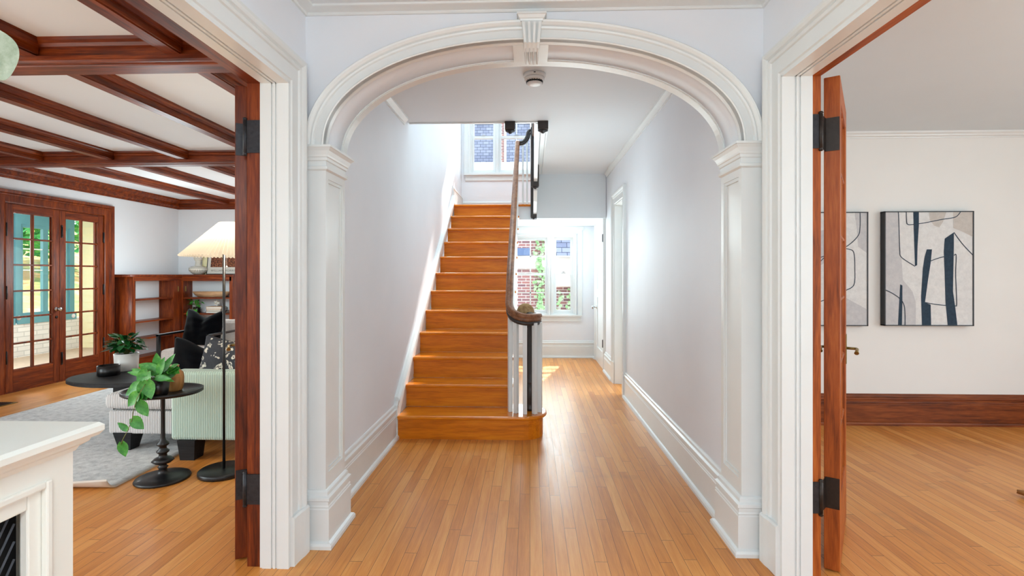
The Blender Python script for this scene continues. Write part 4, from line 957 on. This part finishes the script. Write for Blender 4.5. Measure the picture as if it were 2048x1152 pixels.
vine=[(-.01,-.09,.09),(-.02,-.14,.02),(-.03,-.155,-.05),(-.035,-.16,-.10),(-.05,-.165,-.15),(-.075,-.17,-.20),(-.09,-.172,-.235)]
sm.tube(vine,.002,6)
for (p,d,L,W) in (((-.01,-.14,.0),(.5,-.8),.10,.072),((-.032,-.16,-.09),(.55,-.5),.09,.07),((-.055,-.165,-.155),(-.9,.6),.075,.038),((-.085,-.172,-.225),(.25,-1),.085,.065),((-.05,-.10,.04),(-.6,-.8),.10,.07)):
    mb.leaf(p,(d[0],-.05,d[1]),(0,-1,.25),L,W,fold=.25,droop=.1,heart=True)
sm.build('stem',M['stem'],pv); mb.build('leaves',M['leaf'],pv)
tag(MB().lathe([(0,0),(.038,0),(.045,.012),(.052,.045),(.053,.085),(.046,.115),(.030,.132),(.023,.138),(.023,.156),(.026,.160),(.019,.160),(.017,.14),(0,.13)],seg=36).build('wooden_vase',M['vasew']),'small brown turned wooden vase on tray table','vase').location=(-2.235,3.165,TZ)
tag(MB().lathe([(0,0),(.034,0),(.048,.006),(.054,.020),(.051,.020),(.045,.009),(0,.006)],seg=30).build('brass_dish',M['brass']),'small bronze dish under the pothos leaves on tray','dish').location=(-2.355,3.02,TZ)
# floor lamp
fl=thing('floor_lamp','black floor lamp with pleated cream cone shade','floor lamp',(-1.972,3.254,0))
MB().lathe([(0,0),(.146,0),(.150,.006),(.150,.026),(.142,.032),(0,.032)],seg=48).build('base',M['black'],fl)
MB().tube([(0,0,.03),(0,0,1.50)],.0085,14).build('pole',M['black'],fl)
MB().tube([(0,0,1.50),(.02,0,1.515),(.067,0,1.515)],.006,10).build('arm',M['black'],fl)
mb=MB(); b=mb.b; NP_=84; r0=[];r1=[]
for k in range(NP_*2):
    a=2*PI*k/(NP_*2); q=1 if k%2 else .975
    r1.append(b.verts.new((.067+.088*q*math.cos(a),.088*q*math.sin(a),1.612))); r0.append(b.verts.new((.067+.308*q*math.cos(a),.308*q*math.sin(a),1.392+(.008 if k%2 else 0))))
for k in range(NP_*2): mb._f([r0[k],r0[(k+1)%(NP_*2)],r1[(k+1)%(NP_*2)],r1[k]])
mb.build('lamp_shade',M['shade'],fl)
MB().lathe([(0,1.50),(.018,1.50),(.018,1.53),(.012,1.54),(0,1.54)],c=(.067,0,0),seg=16).build('socket',M['black'],fl)
mb=MB(); mb.tube([(.030,-.02,1.50),(.030,-.02,1.335)],.0014,6); mb.lathe([(0,-.008),(.005,-.006),(.006,0),(0,.008)],c=(.030,-.02,1.33),seg=10); mb.build('pull_chain',M['paper'],fl)
bl=light('lamp_bulb','POINT',(-1.905,3.254,1.50),(0,0,0),9,(1,.9,.76),shadow_soft_size=.03)
# metal frame armchair
ac=thing('metal_armchair','black metal framed armchair with pale cushions by the bookcase','armchair',(-3.80,5.53,0))
for x in (-.285,.285):
    mb=MB(); mb.box(x-.013,x+.013,-.02,.015,.012,.62); mb.box(x-.013,x+.013,.68,.71,.012,.62); mb.box(x-.02,x+.02,-.02,.71,.60,.622); mb.box(x-.008,x+.008,0,.70,.012,.030); mb.build('frame',M['iron2'] if 0 else M['black'],ac)
for q in (0,.66): MB().box(-.28,.28,q,q+.02,.29,.32).build('stretcher',M['black'],ac)
MB().box(-.265,.265,-.02,.66,.32,.455,bev=.04).build('seat_cushion',M['boucle'],ac)
mb=MB(); mb.box(-.28,.28,-.07,.07,0,.30,bev=.055); o=mb.build('back_cushion',M['boucle'],ac); o.location=(.02,.66,.43); o.rotation_euler=(math.radians(-14),0,0)
pillow('throw_pillow',.50,.46,.18,M['velvet'],'black velvet pillow propped on the metal framed armchair',(-3.86,5.96,.645),(math.radians(-14),math.radians(2),math.radians(-4)),dent=.36)

# ------------------------------------------------------------ radiator cover and plant in the foreground
rc=thing('radiator_cover','cream wooden radiator cover with dark metal grille, nearest the viewer','radiator cover',(0,0,0))
XB_=-.846
mb=MB(); mb.box(-1.05,XB_-.065,.10,.915,0,.955); mb.box(XB_-.065,XB_-.02,.885,.915,0,.955); mb.box(XB_-.065,XB_-.02,.10,.17,0,.955); mb.box(XB_-.065,XB_-.02,.10,.915,.915,.955)

mb.box(XB_-.02,XB_,.878,.925,0,.958); mb.box(XB_-.02,XB_,.10,.18,0,.958); mb.box(XB_-.02,XB_,.18,.878,.912,.958); mb.box(XB_-.02,XB_,.18,.878,0,.16); mb.build('case',M['trimcream'],rc)
mb=MB()
for a,b_,z0,z1 in ((.845,.878,.16,.912),(.18,.213,.16,.912)): mb.box(XB_-.0215,XB_-.006,a,b_,z0,z1)
for z0,z1 in ((.879,.912),(.16,.193)): mb.box(XB_-.0215,XB_-.006,.213,.845,z0,z1)
mb.box(XB_-.006,XB_+.006,.868,.880,.150,.920); mb.box(XB_-.006,XB_+.006,.178,.19,.15,.92); mb.box(XB_-.0062,XB_+.0055,.19,.868,.907,.920)
mb.build('grille_frame',M['trimcream'],rc,bevel=.003)
mb=MB(); mb.sweep([(-.2,0),(.006,0),(.010,.008),(.020,.014),(.022,.020),(.034,.022),(.040,.032),(.038,.044),(.030,.048),(-.2,.048)],[((XB_,.10,.955),(1,0,0),(0,0,1)),((XB_,.918,.955),(1,1,0),(0,0,1)),((-1.05,.918,.955),(0,1,0),(0,0,1))] )
mb.b.free(); mb=MB()
mb.sweep([(0,0),(.006,0),(.010,.008),(.020,.014),(.022,.020),(.030,.022),(.036,.030),(.036,.040),(.030,.046),(0,.046)],[((XB_,.10,.955),(1,0,0),(0,0,1)),((XB_,.918,.955),(1,1,0),(0,0,1)),((-1.05,.918,.955),(0,1,0),(0,0,1))])
mb.box(-1.05,XB_,.10,.918,.975,1.001); mb.build('top',M['trimcream'],rc)
mb=MB(); s=.018; gx=XB_-.03
y=.2; 
for k in range(-42,46):
    for sg in (1,-1):
        # diagonal wires clipped to the panel
        y0=.213+ (k*s if sg>0 else k*s); pts=[]
        z0,z1=.193,.879
        ya,yb=y0,y0+sg*(z1-z0)*.6
        def clip(y,z): return (y,z)
        a=(ya,z0); c_=(yb,z1)
        # param clip y in [.213,.845]
        t0,t1=0,1; dy=yb-ya
        for lo in (1,):
            ta=(.213-ya)/dy; tb=(.845-ya)/dy
            if ta>tb: ta,tb=tb,ta
            t0=max(t0,ta); t1=min(t1,tb)
        if t1-t0>.02:
            p=(gx,ya+dy*t0,z0+(z1-z0)*t0); q=(gx,ya+dy*t1,z0+(z1-z0)*t1); mb.tube([p,q],.0022,4,smooth=False)
mb.build('grille',M['iron'],rc)
MB().box(gx-.02,gx-.012,.2,.86,.18,.89).build('grille_backing',M['black'],rc)
fp=thing('sage_plant','pale sage green leaf reaching in from plant on radiator cover','potted plant',(-.93,.50,1.0025))
MB().lathe([(0,0),(.06,0),(.08,.14),(.072,.14),(.055,.02),(0,.02)],seg=30).build('pot',M['potw'],fp)
mb=MB(); sm=MB()
for tip,d,up,L,W in (((-.083,.42,.742),(.26,.0,-.95),(.15,-1,.1),.108,.098),((-.03,.10,.70),(-.2,.9,.3),(0,-.4,1),.12,.09),((.0,-.02,.62),(.4,-.8,.2),(0,0,1),.12,.09),((-.06,.0,.55),(-.6,-.4,.2),(0,0,1),.11,.085)):
    mb.leaf(tip,d,up,L,W,fold=.2,droop=.15,heart=tip[1]<.3); sm.tube([(0,0,.13),(tip[0]*.4,tip[1]*.3,.45),(tip[0]*.8,tip[1]*.75,tip[2]*.98),tip],.003,6)
sm.build('stem',M['stem'],fp); o=mb.build('leaves',M['leafpale'],fp,solid=.0015); o.modifiers.new('ss','SUBSURF').levels=2; o.modifiers['ss'].render_levels=2

# ------------------------------------------------------------ dining room things
def canvas(label,x0,x1,z0,z1,shapes,lines,Y=4.497):
    o=thing('abstract_canvas',label,'painting',((x0+x1)/2,Y,(z0+z1)/2)); W=(x1-x0); H=(z1-z0); w=W/2; h=H/2; D=.055
    mb=MB(); mb.box(-w,-w+.008,-D,0,-h,h); mb.box(w-.008,w,-D,0,-h,h); mb.box(-w,w,-D,0,-h,-h+.008); mb.box(-w,w,-D,0,h-.008,h); mb.build('frame',M['frameb'],o)
    mb=MB(); mb.box(-w+.008,w-.008,-D+.006,-.004,-h+.008,h-.008)
    def Q(p,y): return (-w+.008+p[0]*(W-.016), y, h-.008-p[1]*(H-.016))
    k=0
    for mi,pts in shapes:
        mb.mi=mi; k+=1; yv=-D+.0055-.0002*k; vs=[mb.b.verts.new(Q(p,yv)) for p in pts]
        es=[mb.b.edges.new((vs[i],vs[(i+1)%len(vs)])) for i in range(len(vs))]
        g=bmesh.ops.triangle_fill(mb.b,edges=es,use_beauty=True)
        for f_ in g['geom']:
            if isinstance(f_,bmesh.types.BMFace): f_.material_index=mi
    mb.mi=3
    for pts in lines:
        # smooth polyline as flat ribbon
        P_=[Vector((a,0,b_)) for a,b_ in pts]; sm_=[]
        for i in range(len(P_)-1):
            p0=P_[max(i-1,0)];p1=P_[i];p2=P_[i+1];p3=P_[min(i+2,len(P_)-1)]
            for t in [q/6 for q in range(6)]: sm_.append(.5*((2*p1)+(p2-p0)*t+(2*p0-5*p1+4*p2-p3)*t*t+(3*p1-p0-3*p2+p3)*t**3))
        sm_.append(P_[-1]); k+=1; yv=-D+.0055-.0002*k
        L=[];R_=[]
        for i,p in enumerate(sm_):
            t=(sm_[min(i+1,len(sm_)-1)]-sm_[max(i-1,0)]); t=Vector((t.x*W,0,t.z*H)).normalized(); nn=Vector((-t.z,0,t.x))*.0032
            q=Q((min(1,max(0,p.x)),min(1,max(0,p.z))),yv); L.append(mb.b.verts.new((q[0]+nn.x,yv,q[2]-nn.z))); R_.append(mb.b.verts.new((q[0]-nn.x,yv,q[2]+nn.z)))
        for i in range(len(sm_)-1): mb._f([L[i],L[i+1],R_[i+1],R_[i]])
    me=mb.build('canvas',[M['canvas'],M['cgrey'],M['ctaupe'],M['cnavy']],o)
    return o
N_,G_,T_=3,1,2
canvas('abstract canvas with upright navy bars, fully visible in dining room',2.985,3.715,.848,1.812,
 [(G_,[(0,0),(.15,0),(.17,.3),(.19,.45),(.20,.6),(.31,.70),(.35,.80),(.35,1),(0,1)]),
  (T_,[(.50,0),(.70,0),(.66,.09),(.62,.135),(.56,.12),(.51,.07)]),(T_,[(.78,0),(1,0),(1,.22),(.90,.18),(.78,.14)]),
  (N_,[(.32,0),(.385,0),(.385,.12),(.37,.30),(.365,.47),(.34,.48),(.335,.35),(.325,.12)]),
  (N_,[(.475,.33),(.535,.33),(.52,.45),(.49,.60),(.455,.80),(.52,.82),(.525,1),(.42,1),(.41,.75),(.43,.50),(.45,.40)]),
  (N_,[(.68,.235),(.785,.18),(.785,.30),(.78,.50),(.775,.70),(.80,.84),(.825,1),(.715,1),(.69,.80),(.68,.55),(.67,.35)]),
  (N_,[(.17,.64),(.195,.65),(.195,.8),(.19,1),(.145,1),(.155,.85)])],
 [[(.15,0),(.155,.1),(.16,.22),(.165,.34),(.185,.40),(.34,.48)],[(.24,0),(.245,.09),(.26,.108),(.30,.11),(.45,.095),(.65,.065),(.80,.045),(.86,0)],
  [(.785,.18),(.88,.28),(1,.38)],[(.51,.435),(.60,.41),(.67,.395)],[(.785,.385),(.81,.385),(.805,.55),(.815,.75),(.815,.825),(.79,.83),(.60,.82),(.455,.80)],
  [(0,.69),(.08,.72),(.17,.77),(.215,.83),(.225,.92),(.225,1)]])
canvas('abstract canvas half hidden behind the open dining door leaf',2.115,2.85,.845,1.808,
 [(G_,[(.86,0),(1,0),(1,.36),(.90,.30),(.88,.12)]),(G_,[(.5,.85),(.74,.75),(1,.86),(1,1),(.5,1)]),(T_,[(0,.6),(.3,.62),(.4,.85),(.3,1),(0,1)]),(G_,[(.3,.2),(.5,.15),(.6,.4),(.4,.5)]),
  (N_,[(.58,.66),(.68,.63),(.74,.60),(.76,.62),(.75,.68),(.70,.73),(.62,.75),(.55,.73)])],
 [[(.92,0),(.92,.12),(.90,.2),(.80,.28),(.68,.33),(.45,.40),(.27,.44),(.22,.465),(.30,.48),(.42,.46),(.56,.36),(.68,.32),(.80,.325),(.85,.36),(.86,.5),(.85,.64),(.76,.69)],[(.2,.86),(.34,.82),(.5,.78),(.6,.74)]])
mb=MB(); r=random.Random(2)
mb.tube([(0,0,.028),(.05,-.07,.032),(.12,-.16,.045),(.22,-.28,.05),(.36,-.40,.04)],[.012,.024,.026,.024,.015],10)
mb.tube([(.02,.01,.022),(.10,-.06,.03),(.20,-.12,.028)],[.008,.015,.008],8)
for v_ in mb.b.verts: v_.co+=Vector((r.uniform(-1,1),r.uniform(-1,1),r.uniform(-.5,.5)))*.003
db=tag(mb.build('driftwood_branch',M['vasew']),'gnarled brown driftwood end on dining floor at right edge','driftwood'); db.location=(2.81,3.07,0)

# ------------------------------------------------------------ outside: porch and neighbours
struct('trim_13',MB().box(-8.2,-5.75,3.4,9.1,-.14,-.02),M['porchfloor'],'tiled porch floor outside the french doors','porch floor')
struct('trim_14',MB().box(-8.3,-5.75,3.4,9.1,2.25,2.4),M['teal'],'painted porch ceiling seen through french door panes','porch ceiling')
struct('wall_porch',MB().box(-8.15,-8.0,3.4,9.0,-.1,.52),M['wbrick'],'low whitewashed brick wall of the porch','wall')
mb=MB()
mb.box(-8.0,-5.75,8.9,9.0,-.1,2.3)
for k in range(19): mb.prism([(8.9,-.05+k*.12),(8.885,-.05+k*.12),(8.897,.07+k*.12),(8.9,.07+k*.12)],-8.0,-5.76,'x')
struct('wall_siding',mb,M['siding'],'cream clapboard wall at the end of porch','wall')
labs=['teal porch window at the left, farthest from siding','teal porch window second from the left','middle teal porch window of the row','teal porch window next to the corner one','teal porch window nearest the cream siding']
for i in range(5):
    y1=8.80-i*1.08; y0=y1-1.04
    o=thing('window_%d'%(5+i),labs[4-i],'window',kind='structure')
    mb=MB(); X=-8.12; mb.box(X,X+.10,y0,y0+.09,.62,2.08); mb.box(X,X+.10,y1-.09,y1,.62,2.08); mb.box(X,X+.10,y0,y1,2.08,2.25); mb.box(X,X+.14,y0,y1,.50,.62); mb.build('window_frame',M['teal'],o)
    for a,b_ in ((y0+.09,(y0+y1)/2),((y0+y1)/2,y1-.09)):
        mb=MB(); mb.box(X+.03,X+.08,a,a+.045,.67,2.03); mb.box(X+.03,X+.08,b_-.045,b_,.67,2.03); mb.box(X+.03,X+.08,a,b_,.62,.67); mb.box(X+.03,X+.08,a,b_,2.03,2.08); s_=mb.build('sash',M['teal'],o)
        mb=MB()
        for k in (1,2,3): mb.box(X+.04,X+.07,a+.045,b_-.045,.67+1.36*k/4-.009,.67+1.36*k/4+.009)
        mb.build('glazing_bar',M['trim'],s_); MB().box(X+.053,X+.056,a+.04,b_-.04,.66,2.04).build('glass',M['glass'],s_)
mb=MB(); b=mb.b; n=30; r=random.Random(9)
def hz(x,y): t=max(0,(-x-9.0)/16); return -.25+t*4.6+.12*math.sin(y*.9+x*.4)
g=[[b.verts.new((-8.4-22*i/n,-6+30*j/n,hz(-8.4-22*i/n,-6+30*j/n))) for j in range(n+1)] for i in range(n+1)]
for i in range(n):
    for j in range(n): mb._f([g[i][j],g[i+1][j],g[i+1][j+1],g[i][j+1]],True)
tag(mb.build('lawn',M['lawn']),'grass bank scattered with fallen orange leaves beyond porch','lawn',kind='structure')
def shrub(x,y,z,rx,ry,rz,n,seed,label,L=.28):
    mb=MB(); r=random.Random(seed)
    for k in range(n):
        a=r.uniform(0,2*PI); e=math.asin(r.uniform(-.5,1)); q=r.uniform(.6,1)
        d=Vector((math.cos(a)*math.cos(e),math.sin(a)*math.cos(e),math.sin(e)))
        mb.leaf((d.x*rx*q,d.y*ry*q,rz+d.z*rz*q),(r.uniform(-1,1),r.uniform(-1,1),r.uniform(-.8,.4)),(r.uniform(-1,1),r.uniform(-1,1),1),L,L*.6)
    o=thing('garden_shrub',label,'shrub',(x,y,z),group='green shrubs on the bank behind the porch')
    mb.build('foliage',M['foliage'],o); MB().tube([(0,0,-.1),(.05,0,rz*.6),(0,.05,rz*1.3)],[.07,.05,.02],7).build('trunk',M['bowlw'],o)
shrub(-14.2,13.2,1.1,1.4,1.25,1.3,700,1,'leafy green shrub behind the porch, closest to the siding'); shrub(-14.2,10.4,1.2,1.4,1.25,1.35,700,2,'leafy green shrub on the bank behind middle door panes'); shrub(-14.2,16.0,1.2,1.4,1.25,1.5,600,3,'tall leafy shrub at the right of the bank'); shrub(-14.2,7.6,1.2,1.4,1.25,1.5,600,4,'leafy green shrub at the left of the bank')
shrub(-18.9,11.2,2.2,2.5,2.9,2.6,800,6,'big tree crown at the top of the bank',L=.4); shrub(-18.9,17.2,2.2,2.5,2.9,2.6,700,8,'big tree crown beyond the cream siding',L=.4)
# side yard behind the stairs
struct('ground',MB().box(-5,8,8.2,30,-.6,-.4),M['asphalt'],'pale side yard behind the house','ground')
nb=thing('brick_house','neighbouring red brick house behind the nook windows','building',(0,12.5,0))
mb=MB(); mb.box(-5,.62,0,.3,-.4,3.1); mb.box(.62,6,.0,.3,-.4,1.0); mb.build('wall',M['rbrick'],nb)
mb=MB(); mb.box(-5,6,-.05,0,1.42,1.72); mb.build('band',M['trimcream'],nb)
mb=MB(); mb.box(.62,6,-.35,-.05,1.0,1.42); mb.build('stucco_panel',M['cardgrey'],nb)
mb=MB(); mb.prism([(-.4,1.72),(.3,2.7),(.3,1.72)],.62,6,'x'); mb.build('shingle_roof',M['slate'],nb)
mb=MB(); mb.box(-1.2,.02,-.06,0,1.74,1.92); mb.build('shutter',plain('blue_panel',srgb(96,120,158),.6),nb)
mb=MB(); mb.box(-5,6,-.5,.3,3.1,3.9); mb.build('eave',M['trim'],nb)
# ivy climbing it
r=random.Random(13); iv=thing('ivy_vine','green ivy climbing the brick beyond the wide nook window','ivy',(0,12.45,0))
mb=MB(); sm=MB()
for x0,z1 in ((.19,2.3),(.29,2.5),(.72,.75),(.95,.9)):
    z=-.3; x=x0; prev=(x,-.02,z)
    while z<z1:
        z+=.08; x=x0+.03*math.sin(z*7+x0*20); nx_=(x,-.03,z); sm.tube([prev,nx_],.006,5); prev=nx_
        for q in range(3): mb.leaf((x+r.uniform(-.07,.07),-.05+r.uniform(-.3 if x>.6 else -.02,.0),z+r.uniform(-.05,.05)),(r.uniform(-1,1),-.4,r.uniform(-1,.5)),(0,-1,.3),.075,.065,heart=True)
sm.build('stem',M['stem'],iv); mb.build('leaves',M['ivy'],iv)
fb=thing('far_house','pale brick house with blue grey windows beyond the landing','building',(-2,22,0))
mb=MB(); mb.box(-7,11,0,.4,-.4,9.5); mb.build('wall',M['rbrick'],fb)
mb=MB()
for k in range(8):
    for j in range(3): mb.box(-6.5+k*1.5,-5.5+k*1.5,-.06,0,1+j*2.4,2.9+j*2.4)
mb.build('window',M['slate'],fb)
mb=MB()
for k in range(8):
    for j in range(3):
        x=-6.5+k*1.5; z=1+j*2.4; mb.box(x-.1,x,-.1,0,z-.1,z+2.0); mb.box(x+1,x+1.1,-.1,0,z-.1,z+2.0); mb.box(x,x+1,-.1,0,z-.1,z); mb.box(x,x+1,-.1,0,z+1.9,z+2.0)
mb.build('window_trim',M['trim'],fb)
